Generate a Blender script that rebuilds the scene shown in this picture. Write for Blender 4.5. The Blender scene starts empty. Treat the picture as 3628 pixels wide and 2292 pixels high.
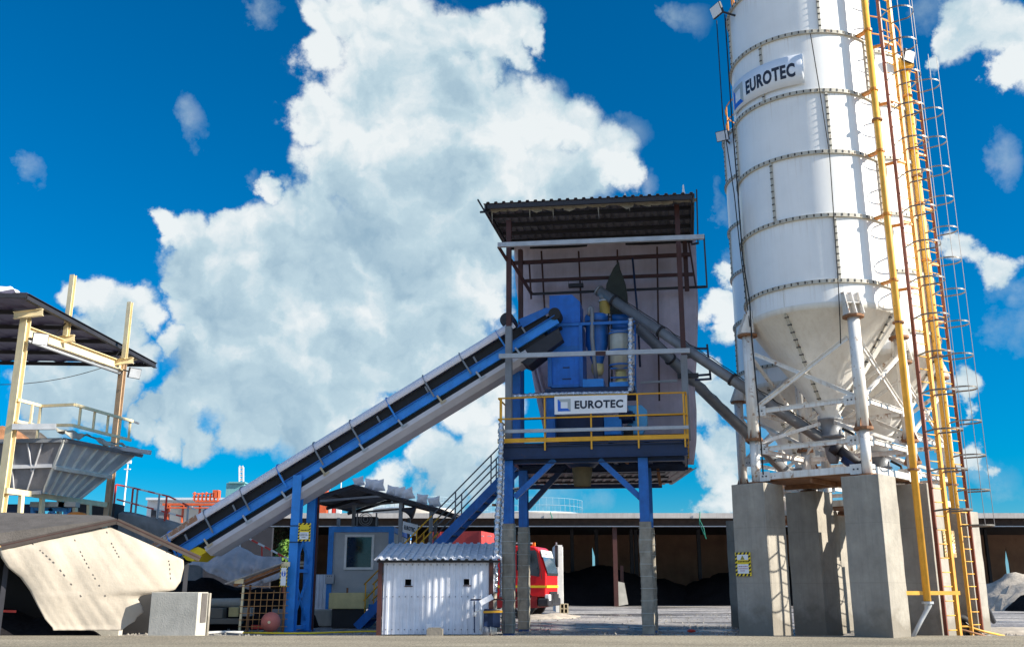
import bpy, math, random
from mathutils import Vector, Matrix
from math import sin, cos, pi, radians, hypot, atan2, sqrt
random.seed(7)
scene = bpy.context.scene
COL = scene.collection
# ---------------------------------------------------------------- camera
F, PITCH, CAMH = 3480.0, radians(14.95), 1.16        # focal length in photo pixels, tilt, eye height
cd = bpy.data.cameras.new("camera"); cam = bpy.data.objects.new("camera", cd); COL.objects.link(cam)
cam.location = (0, 0, CAMH); cam.rotation_euler = (pi/2 + PITCH, 0, 0)
cd.sensor_width = 36.0; cd.lens = 36.0*F/3628.0; cd.clip_end = 6000; cd.clip_start = .1
scene.camera = cam
CP, SP = cos(PITCH), sin(PITCH)
def ray(u, v):
    a, b = (u-1814)/F, (1146-v)/F
    return a, CP-SP*b, SP+CP*b
def P(u, v, Y):
    a, y, z = ray(u, v); t = Y/y
    return Vector((a*t, Y, CAMH+z*t))
def G(u, v, z=0.0):
    a, y, zz = ray(u, v); t = (z-CAMH)/zz
    return Vector((a*t, y*t, z))
# ---------------------------------------------------------------- light
SUN_AZ, SUN_EL = radians(-17), radians(27)             # azimuth from +X towards +Y
sdir = Vector((cos(SUN_AZ)*cos(SUN_EL), sin(SUN_AZ)*cos(SUN_EL), sin(SUN_EL)))
sl = bpy.data.lights.new("sun", 'SUN'); sl.energy = 5.0; sl.angle = radians(.53); sl.color = (1, .93, .80)
so = bpy.data.objects.new("sun", sl); COL.objects.link(so)
so.rotation_euler = sdir.to_track_quat('Z', 'Y').to_euler(); so.location = (20, -10, 30)
vs = scene.view_settings; vs.view_transform = 'Standard'; vs.look = 'None'; vs.exposure = 0.95; vs.gamma = 1
# ---------------------------------------------------------------- sky with clouds (directions on the world sphere)
world = bpy.data.worlds.new("World"); scene.world = world; world.use_nodes = True
nt = world.node_tree; nt.nodes.clear()
def N(t, **k):
    n = nt.nodes.new(t)
    for a, b in k.items():
        if a == 'inp':
            for i, x in b.items(): n.inputs[i].default_value = x
        else: setattr(n, a, b)
    return n
def L(a, b): nt.links.new(a, b)
def Mth(op, a, b=None, c=None, clamp=False):
    n = N('ShaderNodeMath', operation=op, use_clamp=clamp)
    for i, x in enumerate((a, b, c)):
        if x is None: continue
        if isinstance(x, (int, float)): n.inputs[i].default_value = x
        else: L(x, n.inputs[i])
    return n.outputs[0]
tc = N('ShaderNodeTexCoord')
vdir = tc.outputs['Generated']
sky = N('ShaderNodeTexSky', sky_type='NISHITA', sun_disc=False, sun_elevation=SUN_EL,
        sun_rotation=radians(90)-SUN_AZ, altitude=50, air_density=1.0, dust_density=.6, ozone_density=2.5)
tint = N('ShaderNodeMix', data_type='RGBA', blend_type='MULTIPLY', inp={0: 1.0, 7: (.130, .47, .70, 1)})
L(sky.outputs[0], tint.inputs[6])
hsv = N('ShaderNodeHueSaturation', inp={'Saturation': 1.12, 'Value': 1.0}); L(tint.outputs[2], hsv.inputs['Color'])
# cloud field
nz = N('ShaderNodeTexNoise', inp={'Scale': 6.0, 'Detail': 9.0, 'Roughness': .62}); L(vdir, nz.inputs[0])
nsub = N('ShaderNodeVectorMath', operation='SUBTRACT'); L(nz.outputs['Color'], nsub.inputs[0]); nsub.inputs[1].default_value = (.5, .5, .5)
nsc = N('ShaderNodeVectorMath', operation='SCALE', inp={'Scale': .135}); L(nsub.outputs[0], nsc.inputs[0])
nadd = N('ShaderNodeVectorMath', operation='ADD'); L(vdir, nadd.inputs[0]); L(nsc.outputs[0], nadd.inputs[1])
vw = nadd.outputs[0]
K = 3628/2408.0
def blobs(lst, vec, soft, amp=1.0):
    out = None
    for u, v, r in lst:
        d = Vector(ray(u*K, v*K)).normalized(); rr = r*K/F*.97
        dist = N('ShaderNodeVectorMath', operation='DISTANCE'); L(vec, dist.inputs[0]); dist.inputs[1].default_value = d
        mr = N('ShaderNodeMapRange', interpolation_type='SMOOTHSTEP')
        for i, x in ((1, rr*(1+soft)), (2, rr*(1-soft)), (3, 0.0), (4, amp)): mr.inputs[i].default_value = x
        L(dist.outputs['Value'], mr.inputs[0])
        out = mr.outputs[0] if out is None else Mth('MAXIMUM', out, mr.outputs[0])
    return out
MAIN = [(770,50,60),(850,30,90),(960,30,100),(1070,60,90),(1170,70,80),(1240,40,55),(1265,90,36),(1200,130,50),(770,140,62),(880,170,110),(1010,200,120),
 (1110,160,75),(760,270,66),(880,300,125),(1000,330,140),(1140,300,110),(1260,280,95),(1340,300,80),(1400,370,80),(1440,420,52),(1350,430,80),
 (1260,440,110),(1130,420,130),(960,430,115),(830,370,95),(620,445,38),(680,490,62),(760,500,85),(650,560,95),(540,540,55),(440,545,55),(395,520,34),
 (480,620,85),(600,660,125),(740,640,140),(880,600,140),(1020,600,150),(1120,620,85),(1000,740,130),(1120,700,56),(1060,780,55),(560,780,130),(700,800,145),(860,790,125),
 (470,720,66),(430,660,40),(580,910,115),(470,960,75),(690,950,110),(810,890,90),(900,850,60),(610,1000,70),(750,1010,55),(410,1030,45),(390,960,36),(500,1050,45),
 (165,665,40),(230,690,55),(320,700,58),(350,740,45),(280,780,60),(200,770,50),(420,800,45),(330,850,60),(960,830,66),(1040,850,56),(880,930,40),(800,970,66),(1090,800,56),(1700,640,44),(1700,800,44),(1660,1090,50),(1700,1140,50),(130,890,70),(220,890,70),(60,930,50),(300,930,50),(240,960,60),(120,970,60),(350,1010,40),
 (1220,520,100),(1120,500,80),(1090,960,70),(1170,930,60),(1000,1060,62),(920,1110,60),(1060,1110,75),(1140,1040,70),(960,1160,60),(1060,1180,60),(1150,1150,60),
 (1680,630,34),(1690,740,48),(1660,720,40),(1660,900,36),(1700,960,50),(1650,1010,50),(1700,1060,50),(1660,1200,44),(1720,1190,40),(1600,1210,30),
 (2290,80,70),(2240,110,40),(2360,110,60),(2400,180,55),(2350,210,35),(2200,160,20),(2260,610,46),(2310,650,48),(2230,580,22),(2270,910,32),(2300,1060,30),(2280,960,24)]
THIN = [(490,265,46),(585,420,34),(30,410,46),(10,400,36),(640,30,50),(1470,330,60),(1490,440,40),(1640,10,60),(1600,25,30),(1670,480,40),(2390,700,60),(2330,680,60),
 (1090,1150,110),(1170,1180,90),(980,1200,80),(1180,1080,80),(2350,800,50),(2400,800,50),(2200,40,60),(2340,380,60),(1300,1170,90),(1400,1190,60),(2330,1100,50),(1850,1030,130),(1980,1090,130),(2110,1060,130),(1780,1150,90),(2200,1180,90),(1690,590,40)]
den = blobs(MAIN, vw, .50)
thin = blobs(THIN, vw, .98, .52)
def noise(scale, detail, rough, vec=None):
    n = N('ShaderNodeTexNoise', inp={'Scale': scale, 'Detail': detail, 'Roughness': rough}); L(vec or vdir, n.inputs[0]); return n.outputs[0]
def shifted(vec, off):
    n = N('ShaderNodeVectorMath', operation='ADD'); L(vec, n.inputs[0]); n.inputs[1].default_value = off; return n.outputs[0]
n2o = noise(24.0, 9.0, .60)
n3o = noise(5.5, 5.0, .55, vw)
soff = tuple(.028*x for x in (.55, -.2, .80))
def voro(scale, vec):
    n = N('ShaderNodeTexVoronoi', feature='F1', inp={'Scale': scale, 'Detail': 2.0, 'Roughness': .5}); n.normalize = True; L(vec, n.inputs[0]); return n.outputs['Distance']
vo = voro(13.0, vw); vo2 = voro(13.0, shifted(vw, tuple(.5*x for x in soff)))
vrel = Mth('SUBTRACT', vo2, vo)
rel = Mth('SUBTRACT', noise(11.0, 6.0, .55, vw), noise(11.0, 6.0, .55, shifted(vw, soff)))     # relief of the puffs, lit from the sun's side
rel2 = Mth('SUBTRACT', noise(34.0, 5.0, .55, vw), noise(34.0, 5.0, .55, shifted(vw, tuple(.35*x for x in soff))))
d1 = Mth('ADD', Mth('ADD', den, Mth('MULTIPLY', Mth('SUBTRACT', n2o, .5), .80)), Mth('MULTIPLY', Mth('SUBTRACT', .34, vo), .75))
a1 = N('ShaderNodeMapRange', interpolation_type='SMOOTHSTEP', inp={1: .18, 2: .82}); L(d1, a1.inputs[0])
den_s = Mth('MULTIPLY', a1.outputs[0], Mth('MINIMUM', Mth('MULTIPLY', den, 6.0), 1.0))
t1 = Mth('MULTIPLY', Mth('SUBTRACT', Mth('MULTIPLY', thin, Mth('MULTIPLY', n2o, 1.35)), .20), 1.7, clamp=True)
# unseen bright cloud added behind the camera and overhead to fill the shadows
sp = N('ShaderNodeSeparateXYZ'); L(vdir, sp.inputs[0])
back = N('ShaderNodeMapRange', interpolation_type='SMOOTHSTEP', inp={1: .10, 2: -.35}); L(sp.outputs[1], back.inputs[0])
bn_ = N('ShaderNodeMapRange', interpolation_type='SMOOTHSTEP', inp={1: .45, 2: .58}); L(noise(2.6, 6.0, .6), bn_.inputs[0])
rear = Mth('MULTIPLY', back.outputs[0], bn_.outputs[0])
front = Mth('MAXIMUM', Mth('MULTIPLY', den_s, .97), t1, clamp=True)
alpha = front
SHADE = [(620,960,150),(480,900,90),(760,560,120),(900,520,110),(1250,580,110),(1120,560,90),(1000,800,120),(820,860,110),(560,720,90),(900,200,60),(1050,240,70),
 (1040,430,90),(200,900,120),(90,960,90),(330,960,80),(1060,1150,110),(1150,1130,70),(1350,470,60),(700,980,110),(980,640,90),(260,740,50),(1700,1000,50),(450,620,50)]
shd = blobs(SHADE, vw, .9, 1.0)
br = Mth('ADD', Mth('ADD', Mth('MULTIPLY', shd, .50), .05), Mth('MULTIPLY', Mth('SUBTRACT', n3o, .44), 1.1))
br = Mth('SUBTRACT', br, Mth('MULTIPLY', rel, 1.1)); br = Mth('SUBTRACT', br, Mth('MULTIPLY', rel2, .35))
br = Mth('SUBTRACT', br, Mth('MULTIPLY', vrel, 1.6))
br = Mth('ADD', br, Mth('MULTIPLY', Mth('SUBTRACT', .80, den), .30))
ramp = N('ShaderNodeValToRGB'); cr = ramp.color_ramp
cr.elements[0].position = 0.0; cr.elements[0].color = (.90, .95, .96, 1)
cr.elements[1].position = .95; cr.elements[1].color = (.26, .42, .56, 1)
e = cr.elements.new(.34); e.color = (.56, .72, .80, 1)
L(br, ramp.inputs[0])
SKY_STR = .10; CLB = 5.0
cscale = N('ShaderNodeMix', data_type='RGBA', blend_type='MULTIPLY', inp={0: 1.0, 7: (CLB, CLB, CLB, 1)}); L(ramp.outputs[0], cscale.inputs[6])
hz = N('ShaderNodeMapRange', interpolation_type='SMOOTHSTEP', inp={1: .10, 2: -.03, 3: 0.0, 4: .70}); L(sp.outputs[2], hz.inputs[0])
hm = N('ShaderNodeMix', data_type='RGBA', inp={7: (CLB*.42, CLB*.66, CLB*.86, 1)}); L(hz.outputs[0], hm.inputs[0]); L(hsv.outputs[0], hm.inputs[6])
mix = N('ShaderNodeMix', data_type='RGBA'); L(alpha, mix.inputs[0]); L(hm.outputs[2], mix.inputs[6]); L(cscale.outputs[2], mix.inputs[7])
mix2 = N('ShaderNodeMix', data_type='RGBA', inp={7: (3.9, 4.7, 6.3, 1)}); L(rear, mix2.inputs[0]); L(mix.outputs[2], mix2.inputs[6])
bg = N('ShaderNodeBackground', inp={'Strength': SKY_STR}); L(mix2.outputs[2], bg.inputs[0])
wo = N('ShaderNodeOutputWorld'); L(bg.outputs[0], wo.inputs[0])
world.cycles.sampling_method = 'MANUAL'; world.cycles.sample_map_resolution = 512
# ---------------------------------------------------------------- materials
def M(name, col, rough=.6, metal=0.0, var=.18, scale=3.0, rust=0.0, rcol=(.22, .07, .02), rscale=5.0, streak=0.0, scol=None, bump=0.0, bscale=60.0, spec=.5, emit=0, trans=0, coord='Object', joints=0, rings=0):
    m = bpy.data.materials.new(name); m.use_nodes = True; t = m.node_tree; t.nodes.clear()
    def n(ty, **k):
        x = t.nodes.new(ty)
        for a, b in k.items():
            if a == 'inp':
                for i, v in b.items(): x.inputs[i].default_value = v
            else: setattr(x, a, b)
        return x
    l = t.links.new
    out = n('ShaderNodeOutputMaterial'); b = n('ShaderNodeBsdfPrincipled'); l(b.outputs[0], out.inputs[0])
    b.inputs['Roughness'].default_value = rough; b.inputs['Metallic'].default_value = metal; b.inputs['Specular IOR Level'].default_value = spec
    co = n('ShaderNodeTexCoord').outputs[coord]
    c = tuple(col)+(1,)
    n1 = n('ShaderNodeTexNoise', inp={'Scale': scale, 'Detail': 6.0, 'Roughness': .62}); l(co, n1.inputs[0])
    mr = n('ShaderNodeMapRange', inp={1: .3, 2: .7, 3: 1-var, 4: 1+var*.6}); l(n1.outputs[0], mr.inputs[0])
    mx = n('ShaderNodeMix', data_type='RGBA', blend_type='MULTIPLY', inp={0: 1.0, 6: c}); l(mr.outputs[0], mx.inputs[7])
    cur = mx.outputs[2]
    if streak:
        mp = n('ShaderNodeMapping'); mp.inputs['Scale'].default_value = (7, 7, .35); l(co, mp.inputs[0])
        n2_ = n('ShaderNodeTexNoise', inp={'Scale': 1.6, 'Detail': 5.0, 'Roughness': .6}); l(mp.outputs[0], n2_.inputs[0])
        r2 = n('ShaderNodeMapRange', inp={1: .48, 2: .75, 3: 0.0, 4: streak}); l(n2_.outputs[0], r2.inputs[0])
        mm = n('ShaderNodeMix', data_type='RGBA', inp={7: tuple(scol or (.16, .12, .08))+(1,)}); l(r2.outputs[0], mm.inputs[0]); l(cur, mm.inputs[6]); cur = mm.outputs[2]
    if rust:
        n3_ = n('ShaderNodeTexNoise', inp={'Scale': rscale, 'Detail': 9.0, 'Roughness': .7}); l(co, n3_.inputs[0])
        lo = .72-rust*.4
        r3 = n('ShaderNodeMapRange', inp={1: lo, 2: lo+.07, 3: 0.0, 4: .9}); l(n3_.outputs[0], r3.inputs[0])
        mm = n('ShaderNodeMix', data_type='RGBA', inp={7: tuple(rcol)+(1,)}); l(r3.outputs[0], mm.inputs[0]); l(cur, mm.inputs[6]); cur = mm.outputs[2]
    if rings:           # faint rust weeping just below each bolted ring
        sx = n('ShaderNodeSeparateXYZ'); l(co, sx.inputs[0])
        f1_ = n('ShaderNodeMath', operation='MULTIPLY_ADD'); f1_.inputs[1].default_value = 1/1.6; f1_.inputs[2].default_value = -7.9/1.6+8; l(sx.outputs[2], f1_.inputs[0])
        f2_ = n('ShaderNodeMath', operation='FRACT'); l(f1_.outputs[0], f2_.inputs[0])
        f3_ = n('ShaderNodeMapRange', inp={1: .60, 2: 1.0, 3: 0.0, 4: 1.0}); l(f2_.outputs[0], f3_.inputs[0])
        mp = n('ShaderNodeMapping'); mp.inputs['Scale'].default_value = (9, 9, .25); l(co, mp.inputs[0])
        ns = n('ShaderNodeTexNoise', inp={'Scale': 2.2, 'Detail': 6.0, 'Roughness': .65}); l(mp.outputs[0], ns.inputs[0])
        f4_ = n('ShaderNodeMapRange', inp={1: .52, 2: .78, 3: 0.0, 4: rings}); l(ns.outputs[0], f4_.inputs[0])
        f5_ = n('ShaderNodeMath', operation='MULTIPLY'); l(f3_.outputs[0], f5_.inputs[0]); l(f4_.outputs[0], f5_.inputs[1])
        mm = n('ShaderNodeMix', data_type='RGBA', inp={7: (.42, .30, .19, 1)}); l(f5_.outputs[0], mm.inputs[0]); l(cur, mm.inputs[6]); cur = mm.outputs[2]
    if joints:          # shutter board joints, tie holes and a damp, splashed foot
        sx = n('ShaderNodeSeparateXYZ'); l(co, sx.inputs[0])
        def mt(op, a, b_=None):
            q = n('ShaderNodeMath', operation=op)
            for i, x in enumerate((a, b_)):
                if x is None: continue
                if isinstance(x, (int, float)): q.inputs[i].default_value = x
                else: l(x, q.inputs[i])
            return q.outputs[0]
        jf = mt('LESS_THAN', mt('FRACT', mt('MULTIPLY', sx.outputs[2], 1/joints)), .013)
        mm = n('ShaderNodeMix', data_type='RGBA', inp={7: (.12, .11, .10, 1)}); l(mt('MULTIPLY', jf, .2), mm.inputs[0]); l(cur, mm.inputs[6]); cur = mm.outputs[2]
        nf = n('ShaderNodeTexNoise', inp={'Scale': 3.0, 'Detail': 7.0}); l(co, nf.inputs[0])
        ft = n('ShaderNodeMapRange', inp={1: .35, 2: .75, 3: .75, 4: 0.0}); l(mt('ADD', sx.outputs[2], mt('MULTIPLY', mt('SUBTRACT', nf.outputs[0], .5), -1.6)), ft.inputs[0])
        mm = n('ShaderNodeMix', data_type='RGBA', inp={7: (.17, .15, .12, 1)}); l(ft.outputs[0], mm.inputs[0]); l(cur, mm.inputs[6]); cur = mm.outputs[2]
    l(cur, b.inputs['Base Color'])
    if bump:
        n4_ = n('ShaderNodeTexNoise', inp={'Scale': bscale, 'Detail': 4.0}); l(co, n4_.inputs[0])
        bp = n('ShaderNodeBump', inp={'Strength': bump, 'Distance': .02}); l(n4_.outputs[0], bp.inputs['Height']); l(bp.outputs[0], b.inputs['Normal'])
    if emit: b.inputs['Emission Color'].default_value = c; b.inputs['Emission Strength'].default_value = emit
    if trans: b.inputs['Transmission Weight'].default_value = trans
    return m
m_white = M('silo white paint', (.86, .86, .85), .32, var=.06, scale=1.0, streak=.08, scol=(.5, .42, .32), rings=.55)
m_flange = M('weathered flange', (.50, .47, .40), .6, rust=.35, rscale=8, rcol=(.20, .10, .04))
m_legw = M('chipped white steel', (.80, .78, .74), .45, var=.14, rust=.36, rscale=4.5, rcol=(.30, .14, .05), streak=.45, scol=(.42, .26, .13))
m_cone = M('silo cone paint', (.77, .75, .70), .45, var=.08, rust=.08, rscale=3, rcol=(.35, .22, .1), streak=.22, scol=(.42, .34, .24))
m_bolt = M('dark bolts', (.035, .03, .03), .6)
m_yel = M('yellow pipe paint', (.80, .41, .05), .5, var=.22, rust=.18, rcol=(.35, .12, .02))
m_ora = M('orange ladder paint', (.66, .24, .02), .5, var=.2, rust=.30, rcol=(.22, .06, .02))
m_rail = M('yellow railing paint', (.80, .40, .02), .5, var=.2, rust=.15, rcol=(.2, .08, .02))
m_hoop = M('galvanised hoop', (.17, .15, .13), .45, .3)
m_conc = M('board marked concrete', (.345, .315, .27), .9, var=.26, scale=1.6, bump=.5, bscale=16, streak=.34, scol=(.17, .16, .15), joints=1.22)
m_conc2 = M('pale concrete', (.47, .45, .40), .9, var=.2, scale=2.5, bump=.3, bscale=30, streak=.15, scol=(.2, .19, .17))
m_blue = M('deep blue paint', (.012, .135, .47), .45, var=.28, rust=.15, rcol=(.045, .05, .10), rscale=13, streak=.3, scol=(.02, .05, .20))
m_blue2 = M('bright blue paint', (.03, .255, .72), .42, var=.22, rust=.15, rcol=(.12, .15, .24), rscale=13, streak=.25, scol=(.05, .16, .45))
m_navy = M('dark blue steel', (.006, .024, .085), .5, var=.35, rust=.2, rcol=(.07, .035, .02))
m_brown = M('red oxide steel', (.060, .016, .012), .55, var=.35, rust=.2, rcol=(.02, .012, .012))
m_black = M('black rubber', (.012, .012, .014), .7, var=.3)
m_dark = M('dark steel', (.022, .022, .03), .6, var=.3)
m_grey = M('grey steel', (.21, .22, .24), .45, .2, var=.2, streak=.2, scol=(.1, .09, .08))
m_lgrey = M('light grey steel', (.42, .44, .47), .45, .2, var=.2, rust=.12, rcol=(.2, .14, .1))
m_tarp = M('woven backdrop tarpaulin', (.60, .53, .62), .9, var=.16, scale=2, bump=.5, bscale=70, streak=.25, scol=(.38, .29, .33))
m_tarp2 = M('cream tarpaulin', (.48, .42, .345), .85, var=.16, scale=1.1, bump=.3, bscale=14, streak=.10, scol=(.45, .38, .28))
m_tarp3 = M('grey pile cover', (.50, .48, .49), .9, var=.25, scale=1.5, bump=.8, bscale=5)
m_wrap = M('dusty plastic wrap', (.30, .265, .21), .55, var=.35, scale=5, bump=.9, bscale=7)
m_foil = M('crinkled foil', (.58, .60, .66), .16, .95, var=.6, scale=18, bump=1.0, bscale=30)
m_cover = M('galvanised conveyor cover', (.76, .73, .78), .5, .0, var=.10, scale=1.5, streak=.18, scol=(.3, .28, .28))
m_pan = M('grey conveyor pan', (.56, .54, .57), .6, var=.12, scale=2, streak=.15, scol=(.5, .48, .45))
m_roofu = M('old sheet roof', (.17, .165, .185), .6, .2, var=.35, scale=3, rust=.2, rcol=(.07, .04, .03))
m_sign = M('white sign board', (.80, .81, .84), .4, var=.04)
m_sblue = M('sign blue', (.02, .13, .60), .4, var=.05)
m_sgrey = M('sign grey', (.42, .45, .45), .4, var=.05)
m_text = M('dark lettering', (.012, .018, .04), .5, var=.05)
m_beige = M('beige painted steel', (.80, .66, .40), .45, var=.16, rust=.12, rcol=(.35, .17, .06), streak=.2, scol=(.45, .3, .14))
m_cream = M('cream box paint', (.62, .52, .24), .5, var=.2, rust=.1)
m_red = M('red truck paint', (.72, .018, .022), .28, var=.06)
m_redc = M('faded red container', (.46, .05, .045), .6, var=.2, streak=.3, scol=(.25, .03, .03))
m_glass = M('dark window glass', (.02, .025, .03), .08, var=.2, spec=.8)
m_rbar = M('rusty mesh bar', (.50, .25, .09), .75, var=.35, scale=6)
m_shed = M('dusty white cladding', (.72, .74, .80), .55, var=.16, scale=2.5, streak=.3, scol=(.35, .33, .34), rust=.05)
m_shroof = M('galvanised roof sheet', (.62, .65, .72), .4, .25, var=.35, scale=5)
m_cont = M('grey cabin panel', (.45, .46, .46), .6, var=.10, bump=.3, bscale=90)
m_rust = M('rusty bar', (.26, .12, .055), .8, var=.35, scale=6)
m_brick = M('tan block', (.52, .44, .30), .9, var=.25)
m_skin = M('white canvas bag', (.84, .84, .87), .8, var=.15, bump=.4, bscale=12)
m_orange = M('orange plastic', (.80, .22, .02), .5)
m_redpaint = M('red band paint', (.70, .05, .03), .5)
m_wpaint = M('white band paint', (.78, .77, .74), .5)
m_hiyel = M('safety yellow', (.85, .62, .02), .5, var=.06)
m_green = M('green strap', (.02, .24, .17), .7)
m_ball = M('pink buoy rubber', (.58, .16, .12), .6, var=.15, scale=6)
m_coal = M('black aggregate', (.014, .013, .015), 1.0, var=.5, scale=12, bump=1, spec=.1, bscale=8)
m_gold = M('golden ladder paint', (.74, .35, .04), .5, var=.22, rust=.24, rcol=(.3, .10, .02))
m_hblue = M('machine blue paint', (.010, .145, .58), .45, var=.25, rust=.12, rcol=(.03, .05, .14), rscale=12, streak=.3, scol=(.02, .06, .22))
m_strap = M('dark strap', (.10, .09, .10), .5)
m_sand = M('damp sand', (.46, .40, .33), .95, var=.3, scale=4, bump=.9, bscale=10)
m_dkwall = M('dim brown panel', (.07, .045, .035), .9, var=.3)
# ---------------------------------------------------------------- mesh builder
class MB:
    def __init__(s): s.v = []; s.f = []; s.sm = []; s.mi = 0; s.m = []
    def add(s, vs_, fs, sm=False):
        o = len(s.v); s.v += [Vector(x) for x in vs_]
        for f in fs: s.f.append([i+o for i in f]); s.sm.append(sm); s.m.append(s.mi)
        return s
    def mat(s, i): s.mi = i; return s
    def box8(s, p):
        return s.add(p, [(0,3,2,1),(4,5,6,7),(0,1,5,4),(1,2,6,5),(2,3,7,6),(3,0,4,7)])
    def box(s, c, sz, ax=None):
        X, Y, Z = ax if ax else (Vector((1,0,0)), Vector((0,1,0)), Vector((0,0,1)))
        c = Vector(c); a, b, d = (q/2 for q in sz)
        return s.box8([c-X*a-Y*b-Z*d, c+X*a-Y*b-Z*d, c+X*a+Y*b-Z*d, c-X*a+Y*b-Z*d, c-X*a-Y*b+Z*d, c+X*a-Y*b+Z*d, c+X*a+Y*b+Z*d, c-X*a+Y*b+Z*d])
    def bar(s, p, q, w, h, up=(0,0,1)):
        p, q = Vector(p), Vector(q); d = (q-p)
        if d.length < 1e-6: return s
        X = d.normalized(); up = Vector(up)
        if abs(X.dot(up)) > .98: up = Vector((0,1,0)) if abs(X.y) < .9 else Vector((1,0,0))
        Y = up.cross(X).normalized(); Z = X.cross(Y)
        return s.box((p+q)/2, (d.length, w, h), (X, Y, Z))
    def ibeam(s, p, q, w, h, t=.012, up=(0,0,1)):
        p, q = Vector(p), Vector(q); X = (q-p).normalized(); up = Vector(up)
        if abs(X.dot(up)) > .98: up = Vector((0,1,0))
        Y = up.cross(X).normalized(); Z = X.cross(Y)
        for sg in (-1, 1): s.bar(p+Z*sg*(h/2-t/2), q+Z*sg*(h/2-t/2), w, t, Z)
        return s.bar(p, q, t, h-2*t, Z)
    def tube(s, pts, r, n=8, sm=True):
        pts = [Vector(p) for p in pts]; rs = r if isinstance(r, (list, tuple)) else [r]*len(pts)
        vs_ = []; prev = None
        for i, p in enumerate(pts):
            t = (pts[min(i+1, len(pts)-1)]-pts[max(i-1, 0)]).normalized()
            if prev is None:
                a = Vector((0,0,1)) if abs(t.z) < .9 else Vector((1,0,0)); x = a.cross(t).normalized()
            else: x = (prev-t*prev.dot(t)).normalized()
            prev = x; y = t.cross(x)
            vs_ += [p+(x*cos(2*pi*k/n)+y*sin(2*pi*k/n))*rs[i] for k in range(n)]
        fs = [(i*n+k, i*n+(k+1)%n, (i+1)*n+(k+1)%n, (i+1)*n+k) for i in range(len(pts)-1) for k in range(n)]
        s.add(vs_, fs, sm); o = len(s.v)-len(vs_)
        s.f.append([o+k for k in range(n)][::-1]); s.sm.append(False); s.m.append(s.mi)
        s.f.append([o+(len(pts)-1)*n+k for k in range(n)]); s.sm.append(False); s.m.append(s.mi)
        return s
    def lathe(s, c, prof, n=24, a0=0, a1=2*pi, sm=True):
        full = abs(a1-a0-2*pi) < 1e-6; m = n if full else n+1; c = Vector(c)
        vs_ = [c+Vector((r*cos(a0+(a1-a0)*k/n), r*sin(a0+(a1-a0)*k/n), z)) for r, z in prof for k in range(m)]
        fs = [(i*m+k, i*m+(k+1) % m, (i+1)*m+(k+1) % m, (i+1)*m+k) for i in range(len(prof)-1) for k in range(n)]
        return s.add(vs_, fs, sm)
    def prism(s, pts, ext):
        pts = [Vector(p) for p in pts]; ext = Vector(ext); n = len(pts)
        return s.add(pts+[p+ext for p in pts], [tuple(range(n))[::-1], tuple(range(n, 2*n))]+[(i, (i+1) % n, (i+1) % n+n, i+n) for i in range(n)])
    def grid(s, fn, nu, nv, sm=True):
        vs_ = [fn(i/nu, j/nv) for j in range(nv+1) for i in range(nu+1)]
        return s.add(vs_, [(j*(nu+1)+i, j*(nu+1)+i+1, (j+1)*(nu+1)+i+1, (j+1)*(nu+1)+i) for j in range(nv) for i in range(nu)], sm)
    def corr(s, p, du, dv, pitch=.2, amp=.02, nv=1):
        p, du, dv = Vector(p), Vector(du), Vector(dv); n = du.cross(dv).normalized(); w = du.length
        k = max(1, int(round(w/pitch))); prof = [(0, 0), (.35, 0), (.45, 1), (.75, 1), (.85, 0)]
        us = [((i+a)/k, b) for i in range(k) for a, b in prof]+[(1, 0)]
        vs_ = [p+du*a+n*amp*b+dv*(j/nv) for j in range(nv+1) for a, b in us]; m = len(us)
        return s.add(vs_, [(j*m+i, j*m+i+1, (j+1)*m+i+1, (j+1)*m+i) for j in range(nv) for i in range(m-1)])
    def sphere(s, c, r, n=16, sc=(1,1,1)):
        c = Vector(c)
        return s.grid(lambda a, b: c+Vector((r*sc[0]*cos(2*pi*a)*sin(pi*b), r*sc[1]*sin(2*pi*a)*sin(pi*b), -r*sc[2]*cos(pi*b))), n, n//2)
    def text(s, string, fn, h, bold=.02):
        """letters of cap height h; fn(x, y) -> world point; x starts at 0"""
        cu = bpy.data.curves.new('lettering', 'FONT'); cu.body = string; cu.size = h/.70; cu.offset = bold*h; cu.fill_mode = 'BOTH'; cu.extrude = 0
        cu.resolution_u = 3; cu.space_character = 1.08
        ob = bpy.data.objects.new('lettering', cu); COL.objects.link(ob)
        dg = bpy.context.evaluated_depsgraph_get(); me = ob.evaluated_get(dg).to_mesh()
        vs_ = [fn(v.co.x, v.co.y) for v in me.vertices]; s.add(vs_, [tuple(p.vertices) for p in me.polygons])
        wdt = max(v.co.x for v in me.vertices); ob.evaluated_get(dg).to_mesh_clear()
        bpy.data.objects.remove(ob); bpy.data.curves.remove(cu)
        return wdt
    def build(s, name, mat, parent=None, solid=0, bevel=0, offs=0):
        me = bpy.data.meshes.new(name); o = bpy.data.objects.new(name, me); COL.objects.link(o)
        O = ORG.get(parent.name, Vector((0,0,0))) if parent is not None else (sum(s.v, Vector((0,0,0)))/len(s.v))
        if parent is None: O = Vector((O.x, O.y, min(v.z for v in s.v)))
        me.from_pydata([tuple(v-O) for v in s.v], [], s.f); me.update()
        me.polygons.foreach_set('use_smooth', s.sm); me.polygons.foreach_set('material_index', s.m)
        for q in (mat if isinstance(mat, (list, tuple)) else [mat]): me.materials.append(q)
        if parent is not None: o.parent = parent; ORG[o.name] = O
        else: o.location = O; ORG[o.name] = O
        if solid:
            md = o.modifiers.new('thickness', 'SOLIDIFY'); md.thickness = solid; md.offset = offs
        if bevel:
            md = o.modifiers.new('edges', 'BEVEL'); md.width = bevel; md.segments = 2; md.limit_method = 'ANGLE'
        return o
ORG = {}
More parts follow.
